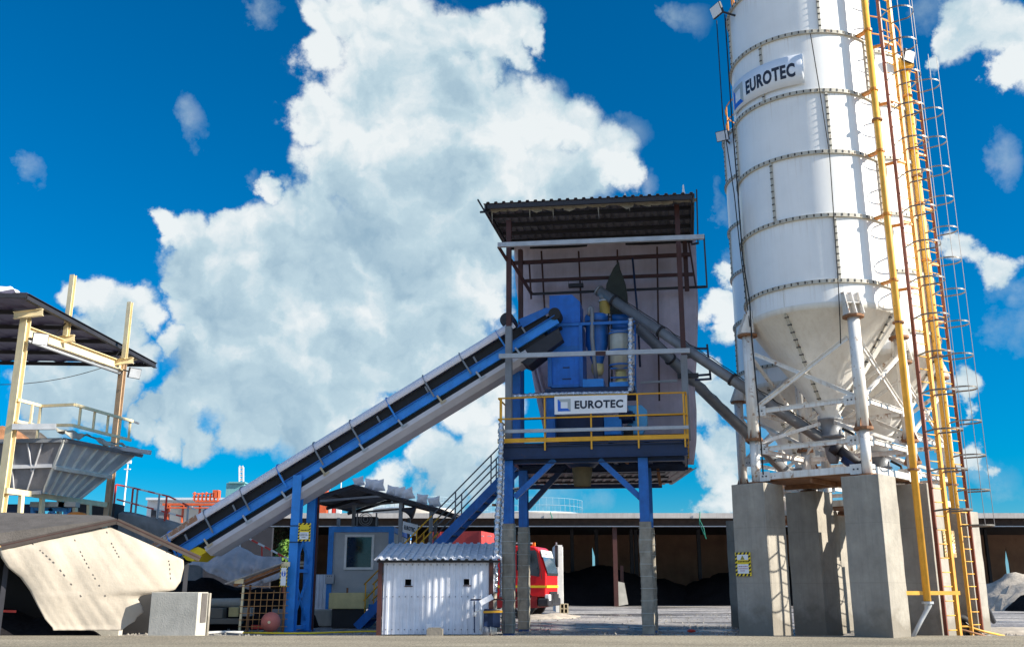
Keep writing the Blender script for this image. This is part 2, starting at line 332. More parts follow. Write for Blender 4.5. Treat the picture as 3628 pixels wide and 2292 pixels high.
def tag(o, label=None, cat=None, group=None, kind=None):
    if label: o['label'] = label
    if cat: o['category'] = cat
    if group: o['group'] = group
    if kind: o['kind'] = kind
    return o
def T(name, label, cat, loc, group=None):
    o = bpy.data.objects.new(name, None); COL.objects.link(o); o.location = loc; o.empty_display_size = .2
    ORG[o.name] = Vector(loc); return tag(o, label, cat, group)
def dup(root, delta=(0,0,0), label=None, rz=None, group=None):
    def rec(o, par):
        c = o.copy(); COL.objects.link(c)
        if par is not None: c.parent = par
        ORG[c.name] = ORG.get(o.name, Vector((0,0,0)))+(Vector(delta))
        for ch in list(o.children): rec(ch, c)
        return c
    r = rec(root, None); r.location = root.location+Vector(delta)
    if rz is not None: r.rotation_euler = (0, 0, rz)
    if label: r['label'] = label
    if group: r['group'] = group
    return r
class Fr:
    """upright local frame: s runs along the front (turned by a degrees), k goes away from the camera, z up"""
    def __init__(f, x, y, a): f.o = Vector((x, y, 0)); a = radians(a); f.S = Vector((cos(a), -sin(a), 0)); f.K = Vector((sin(a), cos(a), 0)); f.Z = Vector((0,0,1)); f.ax = (f.S, f.K, f.Z)
    def w(f, s, k, z): return f.o+f.S*s+f.K*k+f.Z*z
    def p(f, u, v, k=0.0):
        a, y, z = ray(u, v); d = Vector((a, y, 0)); t = (k+f.o.dot(f.K))/d.dot(f.K)
        return Vector((a*t, y*t, CAMH+z*t))
    def sz(f, u, v, k=0.0):
        q = f.p(u, v, k)-f.o; return q.dot(f.S), q.z
    def box(f, mb, s0, s1, k0, k1, z0, z1):
        return mb.box(f.w((s0+s1)/2, (k0+k1)/2, (z0+z1)/2), (abs(s1-s0), abs(k1-k0), abs(z1-z0)), f.ax)
    def pbox(f, mb, u0, u1, v0, v1, k0, k1, z0=None, z1=None):
        um, vm = (u0+u1)/2, (v0+v1)/2
        s0 = f.sz(u0, vm, k0)[0]; s1 = f.sz(u1, vm, k0)[0]; a = f.sz(um, v1, k0)[1] if z0 is None else z0; b = f.sz(um, v0, k0)[1] if z1 is None else z1
        return f.box(mb, s0, s1, k0, k1, a, b)
def sag(p, q, d, n=12):
    p, q = Vector(p), Vector(q); return [p.lerp(q, i/n)-Vector((0,0,d*4*(i/n)*(1-i/n))) for i in range(n+1)]
# ================================================================= ground
def ground_mat(name, c1, c2, scale, rough, bump, wet=0, fine=60):
    m = bpy.data.materials.new(name); m.use_nodes = True; t = m.node_tree; b = t.nodes['Principled BSDF']; l = t.links.new
    co = t.nodes.new('ShaderNodeTexCoord').outputs['Object']
    def nz_(s, d=8, r=.6, mp=None):
        x = t.nodes.new('ShaderNodeTexNoise'); x.inputs['Scale'].default_value = s; x.inputs['Detail'].default_value = d; x.inputs['Roughness'].default_value = r
        if mp:
            q = t.nodes.new('ShaderNodeMapping'); q.inputs['Scale'].default_value = mp; l(co, q.inputs[0]); l(q.outputs[0], x.inputs[0])
        else: l(co, x.inputs[0])
        return x.outputs[0]
    r = t.nodes.new('ShaderNodeValToRGB'); r.color_ramp.elements[0].position = .38; r.color_ramp.elements[1].position = .62
    r.color_ramp.elements[0].color = (*c1, 1); r.color_ramp.elements[1].color = (*c2, 1)
    l(nz_(scale, 8, .65, (.35, 1, 1)), r.inputs[0])
    f = t.nodes.new('ShaderNodeMapRange'); f.inputs[1].default_value = .35; f.inputs[2].default_value = .65; f.inputs[3].default_value = .35; f.inputs[4].default_value = 1.7
    l(nz_(fine, 3, .7), f.inputs[0])
    mx = t.nodes.new('ShaderNodeMix'); mx.data_type = 'RGBA'; mx.blend_type = 'MULTIPLY'; mx.inputs[0].default_value = 1; l(r.outputs[0], mx.inputs[6]); l(f.outputs[0], mx.inputs[7])
    l(mx.outputs[2], b.inputs['Base Color']); b.inputs['Roughness'].default_value = rough
    if wet:
        w = t.nodes.new('ShaderNodeMapRange'); w.inputs[1].default_value = .50; w.inputs[2].default_value = .58; w.inputs[3].default_value = rough; w.inputs[4].default_value = .12; l(nz_(.35, 3, .5, (.3, 1.2, 1)), w.inputs[0]); l(w.outputs[0], b.inputs['Roughness'])
    bp = t.nodes.new('ShaderNodeBump'); bp.inputs['Strength'].default_value = bump; bp.inputs['Distance'].default_value = .03; l(nz_(fine*.5, 6, .7), bp.inputs['Height']); l(bp.outputs[0], b.inputs['Normal'])
    return m
m_yard = ground_mat('dusty yard', (.15, .145, .16), (.40, .37, .34), .5, .85, .6, wet=1, fine=9)
m_road = ground_mat('coarse asphalt', (.20, .172, .125), (.31, .27, .20), .6, .9, 1.0, fine=26)
yard = MB()
import mathutils
nn = mathutils.noise
def gz(x, y):
    f = max(0, min(1, (y-30)/10)); return .05*nn.noise(Vector((x*.3, y*.3, 0)))*min(1, f+.4) - .02
ys = [21.0+i*.5 for i in range(80)]+[61+i*4 for i in range(20)]+[150, 300, 700, 1500]
xs = [-1500, -600, -200, -100]+[-60+i*1.5 for i in range(81)]+[70, 110, 200, 600, 1500]
vv = [Vector((x, y, gz(x, y) if y < 140 else -.02)) for y in ys for x in xs]; m_ = len(xs)
yard.add(vv, [(j*m_+i, j*m_+i+1, (j+1)*m_+i+1, (j+1)*m_+i) for j in range(len(ys)-1) for i in range(m_-1)], True)
tag(yard.build('ground', m_yard), kind='structure')
ROADZ = .15; edge = G(1814, 2250, ROADZ).y
rd = MB().box((0, edge/2-300, ROADZ/2-.12), (3000, edge+600, ROADZ+.24))
tag(rd.build('road', m_road), kind='structure')
# ================================================================= warehouse
WH = Fr(0, 60, 0)
wh = T('warehouse', 'long low open warehouse with grey roof edge across the back of the yard', 'warehouse', (10, 60, 0))
z_top = WH.sz(1814, 1818, 0)[1]; z_e = WH.sz(1814, 1836, 0)[1]; z_w = WH.sz(1814, 1862, 0)[1]
x0, x1 = -17.0, 52
WH.box(MB(), x0, x1, -.3, .1, z_e, z_top).build('roof_edge', M('roof edge sheet', (.42, .40, .39), .6, var=.2, scale=1, streak=.3), wh)
WH.box(MB(), x0, x1, .12, 26, z_e+.02, z_top-.05).build('roof', m_dark, wh)
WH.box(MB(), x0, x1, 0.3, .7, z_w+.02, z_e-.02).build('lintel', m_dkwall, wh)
WH.box(MB(), x0, x1, -.02, .25, z_w-.05, z_w).build('flashing', m_lgrey, wh)
zb = z_w
bw = MB()
# back wall with a torn gap that lets daylight in
g0, g1 = WH.sz(2098, 1940, 20)[0], WH.sz(2122, 1940, 20)[0]; gz0, gz1 = .0, WH.sz(2105, 1935, 20)[1]
WH.box(bw, x0, g0, 20, 20.2, 0, zb+1.2)
tris = []
for ua, ub, uc, vt, vb in ((3457, 3476, 3470, 1925, 1984), (3562, 3577, 3563, 1933, 1992)):
    a, b = WH.sz(ua, vb, 20), WH.sz(ub, vb, 20); c = WH.sz(uc, vt, 20); tris.append((a[0], b[0], c))
    bw.prism([WH.w(a[0], 20, 0), WH.w(a[0], 20, a[1]), WH.w(*(c[0], 20, c[1])), WH.w(b[0], 20, a[1]), WH.w(b[0], 20, 0), WH.w(b[0], 20, zb+1.2), WH.w(a[0], 20, zb+1.2)][1:4]+[WH.w(b[0], 20, zb+1.2), WH.w(a[0], 20, zb+1.2)], WH.K*.2)
WH.box(bw, g1, tris[0][0], 20, 20.2, 0, zb+1.2); WH.box(bw, tris[0][1], tris[1][0], 20, 20.2, 0, zb+1.2); WH.box(bw, tris[1][1], 52, 20, 20.2, 0, zb+1.2)
bw.prism([WH.w(g0, 20, gz1), WH.w(g1, 20, gz1-2.0), WH.w(g1, 20, zb+1.2), WH.w(g0, 20, zb+1.2)], WH.K*.2)
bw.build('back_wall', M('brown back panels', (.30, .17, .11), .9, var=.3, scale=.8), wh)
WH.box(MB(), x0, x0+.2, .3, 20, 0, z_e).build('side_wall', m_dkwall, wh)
for u in (2028, 2115, 2240, 2256, 2480, 2180):
    s = WH.sz(u, 2000, 12)[0]; WH.box(MB(), s-.12, s+.12, 12, 12.25, 0, zb+.6).build('inner_post', m_dark, wh)
for s in (20, 27, 34, 41): WH.box(MB(), s-.1, s+.1, 12, 12.2, 0, zb+.6).build('inner_post', m_dark, wh)
s = WH.sz(2179, 1980, .5)[0]; WH.box(MB(), s-.12, s+.14, .4, .65, 0, zb).build('post', m_brown, wh)
s2 = WH.sz(2202, 1980, 3)[0]; WH.box(MB(), s2-.1, s2+.1, 3, 3.2, 0, 2.4).build('post', m_brown, wh)
def pile(name, label, cat, pts, mat, seed=0, kind=None, n=44, rough=.12):
    """heap: union of soft cones pts=(x,y,r,h)"""
    x0_ = min(p[0]-p[2] for p in pts); x1_ = max(p[0]+p[2] for p in pts); y0_ = min(p[1]-p[2] for p in pts); y1_ = max(p[1]+p[2] for p in pts)
    def fn(a, b):
        x = x0_+(x1_-x0_)*a; y = y0_+(y1_-y0_)*b; h = -.12
        for px, py, r, hh in pts:
            d = hypot(x-px, y-py)/r
            if d < 1: h = max(h, hh*(1-d)**.8*(1-.25*(1-d)))
        if h > -.1: h += rough*nn.noise(Vector((x*1.1+seed, y*1.1, 0)))+rough*.5*nn.noise(Vector((x*3+seed, y*3, 2)))
        return Vector((x, y, h))
    mb = MB(); mb.grid(fn, n, n)
    return tag(mb.build(name, mat), label, cat, kind=kind)
pile('aggregate_heap', 'black heap of aggregate inside the warehouse left of the red post', 'heap', [(2.5, 69, 6, 3.0), (6, 69, 5.5, 3.4), (10, 70, 4.5, 2.2)], m_coal, 3, rough=.25)
pile('aggregate_heap', 'wide black heap of aggregate inside the warehouse between tower leg and concrete pillars', 'heap', [(15, 69, 5, 2.8), (19, 69, 6, 3.4), (24, 70, 6, 3.0)], m_coal, 8, rough=.25)
sb = MB(); q0 = WH.sz(2186, 2100, 1.5)[0]; q1 = WH.sz(2216, 2100, 1.5)[0]
sb.prism([WH.w(q0, 1.5, 0), WH.w(q1+.15, 1.5, .1), WH.w(q1-.05, 1.5, 1.35), WH.w(q0, 1.5, 1.45)], WH.K*1.5)
tag(sb.build('concrete_block', m_conc2), 'sunlit pale concrete block beside the red post of the warehouse', 'block')
for u, v0, v1, lb in ((1952, 1812, 1838, 'short green strap hanging on the warehouse roof edge left of the tower legs'), (2480, 1812, 1908, 'long green strap hanging from the warehouse roof edge right of the tower legs')):
    pts = [WH.p(u, v0, -.45), WH.p(u-2, (v0+v1)/2-8, -.45), WH.p(u+4, (v0+v1)/2+6, -.45), WH.p(u+(22 if v1 > 1900 else 3), v1, -.45)]
    mb = MB(); mb.tube(pts, .03, 6)
    if v1 > 1900: mb.tube([WH.p(u, v0+30, -.5), WH.p(u+14, v0+60, -.5), WH.p(u+20, v1-4, -.5)], .02, 6)
    tag(mb.build('strap', m_green), lb, 'strap')
# right-hand sand heap, sunlit
pile('sand_heap', 'sunlit grey brown sand heap under the warehouse roof at far right', 'heap', [(27.5, 54.5, 3.5, 2.4), (31.5, 55.5, 5.5, 3.3), (37, 56, 6, 3.4), (29, 52, 4, .9)], m_sand, 5, rough=.45)
pile('aggregate_heap', 'low black heap added as the shadow area before the sunlit sand heap at far right', 'heap', [(26.9, 50.5, 2.3, 1.7), (29, 50.5, 2.3, 1.9)], m_coal, 15, rough=.2)  # black heap stands in for the shadow lying on the sand

# loose gravel and cement crumbs scattered over the yard and along the road edge: nobody could count them
rg_ = random.Random(21); mb = MB()
for i in range(2600):
    if i < 900: x, y = rg_.uniform(-13, 18), rg_.uniform(24.6, 27.0)
    elif i < 1900: x, y = rg_.uniform(-9, 16), rg_.uniform(25, 44)
    else:
        cx_, cy_ = rg_.choice([(-.1, 25.2), (3.3, 24.6), (-5.9, 27), (7.7, 21.4), (5.7, 23.1), (2, 38), (-2, 24.3), (.2, 27.6)]); a = rg_.uniform(0, 2*pi); r = rg_.uniform(.1, .8); x, y = cx_+r*cos(a), cy_+r*sin(a)
    s = rg_.uniform(.012, .045)*(1 if i < 1900 else .8); z = s*.3; a = rg_.uniform(0, 2)
    p = [Vector((x+s*cos(a+k*2*pi/5)*rg_.uniform(.7, 1.2), y+s*sin(a+k*2*pi/5)*rg_.uniform(.7, 1.2), -.01)) for k in range(5)]
    mb.add(p+[Vector((x, y, s*rg_.uniform(.6, 1.1)))], [(k, (k+1) % 5, 5) for k in range(5)])
tag(mb.build('gravel', M('loose gravel', (.30, .28, .25), .9, var=.5, scale=9)), 'loose gravel and cement crumbs scattered over the yard', 'gravel', kind='stuff')
# ================================================================= silos
SC = Vector((7.60, 23.25, 0)); SR = 1.78; TOPZ = 20.7
RINGS = [7.9+1.6*i for i in range(6)]
def make_silo(c, label, top=TOPZ):
    r = SR; s_ = T('cement_silo', label, 'silo', (c.x, c.y, 0), 'cement silos')
    d = MB(); d.lathe((c.x, c.y, 0), [(r, 7.30), (r, RINGS[-1]+.12)], 96)
    d.lathe((c.x, c.y, 0), [(r, RINGS[-1]+.12), (r-.06, RINGS[-1]+.17), (0.02, RINGS[-1]+.5)], 96); d.build('drum', m_white, s_)
    cn = MB(); cn.lathe((c.x, c.y, 0), [(r+.01, 7.42), (r+.01, 7.28), (r-.05, 7.27), (.24, 5.12), (.24, 4.95)], 64); cn.build('cone', m_cone, s_)
    for z in RINGS:
        fl = MB(); fl.lathe((c.x, c.y, 0), [(r, z-.045), (r+.055, z-.045), (r+.055, z+.045), (r, z+.045)], 96, sm=False); bo = fl.mat(1); nb = 72
        for k in range(nb):
            a = 2*pi*(k+.5)/nb; X = Vector((cos(a), sin(a), 0)); Y = Vector((-sin(a), cos(a), 0))
            bo.box(Vector((c.x, c.y, z+.005))+X*(r+.048), (.03, .030, .062), (X, Y, Vector((0,0,1))))
        fl.build('ring_flange', [m_flange, m_bolt], s_)
    # vertical seams between rings, staggered
    va = atan2(-c.y, -c.x)
    for i, z in enumerate(RINGS[:-1]):
        for j in range(4):
            se = MB(); a = va+radians(17 if i % 2 == 0 else -29)+j*pi/2-radians(2)*(i % 3 == 0); X = Vector((cos(a), sin(a), 0)); Y = Vector((-sin(a), cos(a), 0))
            se.box(Vector((c.x, c.y, z+.8))+X*(r+.02), (.05, .055, 1.50), (X, Y, Vector((0,0,1)))).mat(1)
            for q in range(9): se.box(Vector((c.x, c.y, z+.15+q*.165))+X*(r+.042), (.035, .06, .022), (X, Y, Vector((0,0,1))))
            se.build('seam_flange', [m_flange, m_bolt], s_)
    # seams on cone
    for j in range(4):
        co = MB(); a = va+radians(-27)+j*pi/2; X = Vector((cos(a), sin(a), 0))
        p0 = Vector((c.x, c.y, 7.27))+X*(r-.03); p1 = Vector((c.x, c.y, 5.2))+X*.30
        co.bar(p0, p1, .06, .05, X); co.bar(p0, p0+Vector((0,0,.6)), .05, .05); co.mat(1)
        for q in range(13): co.box(p0.lerp(p1, (q+.5)/13)+X*.01, (.05, .09, .03), (X, Vector((-sin(a), cos(a), 0)), Vector((0,0,1))))
        co.build('cone_seam', [m_flange, m_bolt], s_)
    # legs
    lp = []; RL = 1.88
    for j in range(4):
        a = radians(183+90*j); X = Vector((cos(a), sin(a), 0)); Y = Vector((-sin(a), cos(a), 0)); b = Vector((c.x, c.y, 0))+X*RL; lp.append((b, X, Y))
        lg = MB(); lg.tube([b+Vector((0,0,3.44)), b+Vector((0,0,4.5))], .11, 12); lg.tube([b+Vector((0,0,4.5)), b+Vector((0,0,7.0))], .135, 12)
        L_ = lg.build('leg', m_legw, s_)
        fl = MB(); MB().lathe(b, [(.12, 7.0), (.24, 7.0), (.24, 7.05), (.0, 7.05)], 12, sm=False).build('head_flange', m_rust, L_); MB().lathe(b, [(.0, 3.44), (.2, 3.44), (.2, 3.50), (.1, 3.50)], 12, sm=False).build('foot_flange', m_rust, L_); fl.lathe(b, [(.13, 4.46), (.21, 4.46), (.21, 4.52), (.13, 4.52)], 12, sm=False)
        for q in range(4):
            aa = a+pi/4+q*pi/2; XX = Vector((cos(aa), sin(aa), 0))
            fl.prism([b+XX*.13+Vector((0,0,4.52)), b+XX*.2+Vector((0,0,4.52)), b+XX*.13+Vector((0,0,4.72))], Vector((-sin(aa), cos(aa), 0))*.015)
        fl.build('flange', m_rust, L_)
        # bracket box with ribs
        bk = MB(); c2 = Vector((c.x, c.y, 0))+X*(r-.02)
        for w in (-.17, 0, .17):
            bk.prism([c2+Y*w+Vector((0,0,7.06)), c2+X*.34+Y*w+Vector((0,0,7.06)), c2+X*.12+Y*w+Vector((0,0,7.62)), c2+Y*w+Vector((0,0,7.62))], Y*.02)
        bk.box(c2+X*.11+Vector((0,0,7.34)), (.2, .36, .02), (X, Y, Vector((0,0,1))))
        bk.box(c2+X*.02+Vector((0,0,7.34)), (.03, .38, .56), (X, Y, Vector((0,0,1))))
        bk.build('bracket', m_legw, s_)
    # bracing on the four sides
    zz = Vector((0,0,1))
    for j in range(4):
        p, q = lp[j][0], lp[(j+1) % 4][0]; d = (q-p).normalized(); p_ = p+d*.16; q_ = q-d*.16; nrm = d.cross(zz)
        for zz0, zz1, off in ((5.25, 6.55, .03), (6.55, 5.25, -.03)):
            br_ = MB(); br_.bar(p_+zz*zz0+nrm*off, q_+zz*zz1+nrm*off, .05, .09, zz); br_.bar(p_+zz*(zz0+.04)+nrm*(off+.02), q_+zz*(zz1+.04)+nrm*(off+.02), .09, .012, zz)
            br_.build('diagonal_brace', m_legw, s_)
        for z in (5.15, 4.25, 3.62):
            hb = MB()
            if z > 4: hb.bar(p_+zz*z, q_+zz*z, .06, .10); hb.bar(p_+zz*(z+.05), q_+zz*(z+.05), .12, .012)
            else: hb.bar(p_+zz*z, q_+zz*z, .08, .15)
            for e_, sg in ((p_, 1), (q_, -1)):
                hb.mat(0).box(e_+zz*z+d*.08*sg+nrm*.04, (.26, .015, .22), (d, nrm, zz)); hb.mat(1)
                for w in (.03, .12): hb.box(e_+zz*z+d*w*sg+nrm*.055, (.03, .02, .03), (d, nrm, zz))
            hb.build('cross_beam', [m_legw, m_bolt], s_)
    # inner ring of beams + service deck
    dk = MB(); cc = Vector((c.x, c.y, 0)); pp = [l_[0]*.97+cc*.03 for l_ in lp]
    dk.prism([p+zz*3.52 for p in pp], zz*.04)
    for j in range(4): dk.bar(pp[j].lerp(pp[(j+1) % 4], .5)+zz*3.46, cc+zz*3.46, .06, .1)
    dk.build('service_deck', m_rust, s_)
    # outlet valve, flexible sleeve and hopper
    ov = MB(); ov.lathe(cc, [(.30, 4.97), (.30, 5.0), (.0, 5.0)], 20, sm=False); ov.lathe(cc, [(.30, 4.97), (.24, 4.9), (.24, 4.62), (.29, 4.6), (.29, 4.56), (.2, 4.54), (.17, 4.15), (.1, 3.95)], 20)
    o_ = ov.build('outlet_valve', m_grey, s_); hv = MB(); hv.tube([cc+Vector((.2,-.2,4.75)), cc+Vector((.42,-.3,4.6)), cc+Vector((.45,-.3,4.35))], .035, 8); hv.build('handle', m_black, o_)
    gs = MB()
    for j in range(4): gs.bar(cc+zz*4.9+lp[j][1]*.25, pp[j]+zz*4.4, .04, .08)
    gs.build('tie_bar', m_legw, s_)
    rl = MB(); zt = RINGS[-1]+.15
    for k in range(12):
        a = 2*pi*k/12; X = Vector((cos(a), sin(a), 0)); rl.tube([cc+X*1.66+zz*zt, cc+X*1.66+zz*(zt+1.05)], .02, 6)
    for h in (.5, 1.05): rl.tube([cc+Vector((cos(2*pi*k/36), sin(2*pi*k/36), 0))*1.66+zz*(zt+h) for k in range(37)], .02, 6)
    rl.build('top_railing', m_ora, s_)
    return s_

S2C = Vector((8.86, 30.0, 0)); S3C = Vector((9.8, 26.2, 0))
silo = make_silo(SC, 'nearest tall white bolted cement silo carrying the black lettered banner')
silo2 = dup(silo, S2C-SC-Vector((0,0,.4)), 'white cement silo mostly hidden behind the bannered silo, its left edge showing')
silo3 = dup(silo, S3C-SC-Vector((0,0,.4)), 'white cement silo behind the ladders, to the right of the bannered silo')
# ---- pillars
def pillar(x, y, ztop, w, label, a=45):
    mb = MB(); A = radians(a); X = Vector((cos(A), -sin(A), 0)); Y = Vector((sin(A), cos(A), 0)); c = Vector((x, y, 0)); zs = [0+ztop*i/14 for i in range(15)]
    nrow = 6; ring = []
    for sx, sy, dx, dy in ((-1,-1,1,0),(1,-1,0,1),(1,1,-1,0),(-1,1,0,-1)):
        for i in range(nrow): ring.append((sx+dx*2*i/nrow, sy+dy*2*i/nrow))
    vs_ = []
    for z in zs:
        for a_, b_ in ring:
            p = c+X*a_*w/2+Y*b_*w/2; p.z = z
            d = .012*nn.noise(Vector((p.x*4, p.y*4, z*2.2))); vs_.append(p+(X*a_+Y*b_)*d)
    n = len(ring); fs = [(j*n+i, j*n+(i+1) % n, (j+1)*n+(i+1) % n, (j+1)*n+i) for j in range(len(zs)-1) for i in range(n)]+[tuple((len(zs)-1)*n+i for i in range(n))]
    mb.add(vs_, fs)
    return tag(mb.build('concrete_pillar', m_conc, bevel=.012), label, 'pillar', 'concrete pillars under the silos')
def legpos(C, j, r=1.88):
    a = radians(183+90*j); return C.x+r*cos(a), C.y+r*sin(a)
PL = ['left front concrete pillar with the yellow and black warning sign on it', 'widest looking concrete pillar nearest the camera under the silo, lit on its right side', 'concrete pillar directly behind the ladder rungs and yellow pipe', 'shaded concrete pillar standing between the sign pillar and the nearest pillar']
for j, w in enumerate((.86, .84, 1.0, .84)):
    x, y = legpos(SC, j); pillar(x, y, 3.44, w, PL[j])
for (C, zt, lb) in ((S2C, 3.04, ['narrow dark concrete pillar edge just left of the sign pillar', 'dark concrete pillar in the gap right of the sign pillar, set far back', None, None]),
                    (S3C, 3.04, ['concrete pillar low behind the nearest pillar, under the rear right silo', 'pale concrete pillar right behind the ladder foot, sunlit side facing right', 'rear concrete pillar with small notices, right of the ladder', None])):
    for j in range(4):
        if lb[j]:
            x, y = legpos(C, j)
            pillar(x, y, zt, .84, lb[j])
# ---- ladders with safety cages
def ladder(name, label, x, y, th, z1, hoop0, colr, step=.87, zr0=.1):
    t = radians(th); tv = Vector((cos(t), sin(t), 0)); nv = Vector((sin(t), -cos(t), 0)); c = Vector((x, y, 0)); zz = Vector((0,0,1))
    L_ = T(name, label, 'ladder', (x, y, 0), 'caged ladders on the silos')
    for sg in (-1, 1):
        MB().bar(c+tv*(.20*sg+(.03 if sg > 0 and x < 10 else 0)), c+tv*(.20*sg+(.03 if sg > 0 and x < 10 else 0))+zz*z1, (.08 if sg > 0 and x < 10 else .035), .09, nv).build('stringer', colr[0 if sg < 0 else 1], L_)
    z = .25
    while z < z1-.1:
        MB().tube([c-tv*.2+zz*z, c+tv*.2+zz*z], .013, 6).build('rung', m_yel, L_); z += .30
    z = hoop0; R_ = .37
    while z < z1:
        pts = [c+tv*(-.20)+zz*z]+[c+nv*.38+tv*(-R_*cos(a))+nv*(R_*sin(a))+zz*z for a in [pi*k/14 for k in range(15)]]+[c+tv*.20+zz*z]
        mb = MB()
        for p, q in zip(pts[:-1], pts[1:]): mb.bar(p, q, .008, .038)
        mb.build('cage_hoop', m_hoop, L_); z += step
    for a in ((40, 90, 140) if x < 10 else (60, 115)):
        a = radians(a); q = c+nv*.38+tv*(-R_*cos(a))+nv*(R_*sin(a)); MB().bar(q+zz*hoop0, q+zz*z1, .014, .008, nv).build('cage_strap', m_strap, L_)
    return L_, c, tv, nv
m_strR = M('dark red stringer', (.20, .045, .02), .5, var=.3)
l1 = ladder('caged_ladder', 'long orange caged ladder in front of the bannered silo, its foot on the ground', 9.42, 22.0, 30, 17.5, 2.75, (m_strR, m_gold))
l2 = ladder('caged_ladder', 'orange caged ladder further back at the right, hoops standing out against the sky', 11.35, 25.1, 30, 15.4, 2.6, (m_gold, m_strR), step=.86)
for L_, C in ((l1, SC), (l2, S3C)):
    for z in RINGS:
        if z > 15 and C is S3C: continue
        mb = MB(); p = L_[1]+Vector((0,0,z)); c_ = Vector((C.x, C.y, z)); mb.bar(p, p.lerp(c_, .18), .06, .06); mb.bar(p-L_[2]*.2, p+L_[2]*.2, .05, .05); mb.build('wall_bracket', m_ora, L_[0])
def fillpipe(label, x, y, zb, zt, C, r=.077, mat=None):
    p = T('fill_pipe', label, 'pipe', (x, y, 0), 'yellow cement filling pipes')
    MB().tube([(x, y, zb), (x, y, zt)], r, 14).build('pipe', mat or m_yel, p)
    for z in RINGS[:-1]:
        mb = MB(); c_ = Vector((C.x, C.y, z)); q = Vector((x, y, z)); mb.bar(q, q.lerp(c_, .2), .12, .05); mb.lathe((x, y, z), [(r, -.03), (r+.03, -.03), (r+.03, .03), (r, .03)], 14, sm=False); mb.build('clamp', m_ora, p)
    for z in (6.9, 11.9, 3.6): MB().lathe((x, y, z), [(r, -.02), (r+.05, -.02), (r+.05, .02), (r, .02)], 14, sm=False).build('pipe_flange', m_rust, p)
    return p
f1 = fillpipe('yellow filling pipe running up the bannered silo left of the ladder', 8.72, 21.42, .85, 17.5, SC)
e0 = Vector((8.72, 21.42, .85)); MB().tube([e0, e0-Vector((0,0,.08)), e0+Vector((-.04,0,-.18)), e0+Vector((-.18,-.02,-.38)), e0+Vector((-.50,-.05,-.86))], [.09,.08,.05,.045,.045], 12).build('hose', m_lgrey, f1)
MB().lathe(e0, [(.0, -.05), (.12, -.05), (.12, .0), (.0, .0)], 12, sm=False).build('coupling', m_lgrey, f1)
MB().bar(e0+Vector((-.55,-.05,.17)), e0+Vector((.75,.15,.17)), .08, .08).build('foot_bar', m_yel, f1)
f2 = fillpipe('orange yellow filling pipe beside the rear ladder at right', 11.0, 24.75, 2.9, 15.1, S3C, r=.092)
MB().bar(Vector((11.0, 24.72, 15.1)), Vector((11.0, 24.72, 15.35)), .35, .4).build('top_box', m_yel, f2)
# ---- floodlights
def flood(label, p, dirv, sz=.34, arm=None, mat=None):
    p = Vector(p); d = Vector(dirv).normalized(); X = d.cross(Vector((0,0,1))).normalized(); Z = X.cross(d)*-1
    t = T('floodlight', label, 'floodlight', p)
    MB().box(p, (sz, .07, sz*.8), (X, d, X.cross(d))).build('housing', m_dark, t, bevel=.01)
    MB().box(p+d*.04, (sz*.9, .02, sz*.7), (X, d, X.cross(d))).build('lens', mat or m_sign, t)
    if arm is not None: MB().bar(p-d*.03, arm, .04, .04).build('arm', m_dark, t)
    return t
q = P(2540, 38, 22.9); flood('pale floodlight at the top left edge of the bannered silo', q, (-.85,-.4,-.35), .40, SC+Vector((-1.7, -.4, q.z-.2)))
q = P(2560, 482, 29.3); flood('square floodlight on the top left rim of the hidden rear silo', q, (-.5,-.8,-.4), .42, S2C+Vector((-1.6, -.3, q.z-.2)))
q = P(3218, 200, 24.4); flood('white floodlight near the top of the rear right filling pipe', q, (.5,-.8,-.3), .42, Vector((11.0, 24.75, q.z+.2)))
# ---- cables on the silos
def cable(label, pts, r=.012, name='cable'):
    return tag(MB().tube(pts, r, 5).build(name, m_black), label, 'cable')
va = atan2(-SC.y, -SC.x)
def onS(deg, z, off=.10):
    a = va+radians(deg); return Vector((SC.x+(SR+off)*cos(a), SC.y+(SR+off)*sin(a), z))
cable('thin black cable running down the middle of the bannered silo', [onS(9, 14.2), onS(12, 12.7), onS(15, 11), onS(14, 9.4), onS(13, 7.9), onS(12, 7.0), onS(11, 6.4)], .013)
cable('black cable down the left edge of the bannered silo', [onS(-76, 16), onS(-74, 13), onS(-70, 11), onS(-68, 9), onS(-60, 7.8), onS(-57, 6.8, .16), onS(-52, 5, .2), onS(-48, 3.6, .3)], .018)
cable('second black cable beside the left edge of the bannered silo', [onS(-84, 16, .3), onS(-80, 13, .3), onS(-74, 10.8, .16), onS(-71, 9.2, .12), onS(-66, 8), onS(-62, 7.2, .1)], .014)
# ---- banner on the silo
bn = T('banner', 'white banner with blue and grey square logo and black lettering, curved round the silo', 'banner', (SC.x, SC.y, 12.8))
BW, BH, BZ = 2.45, .80, 12.91
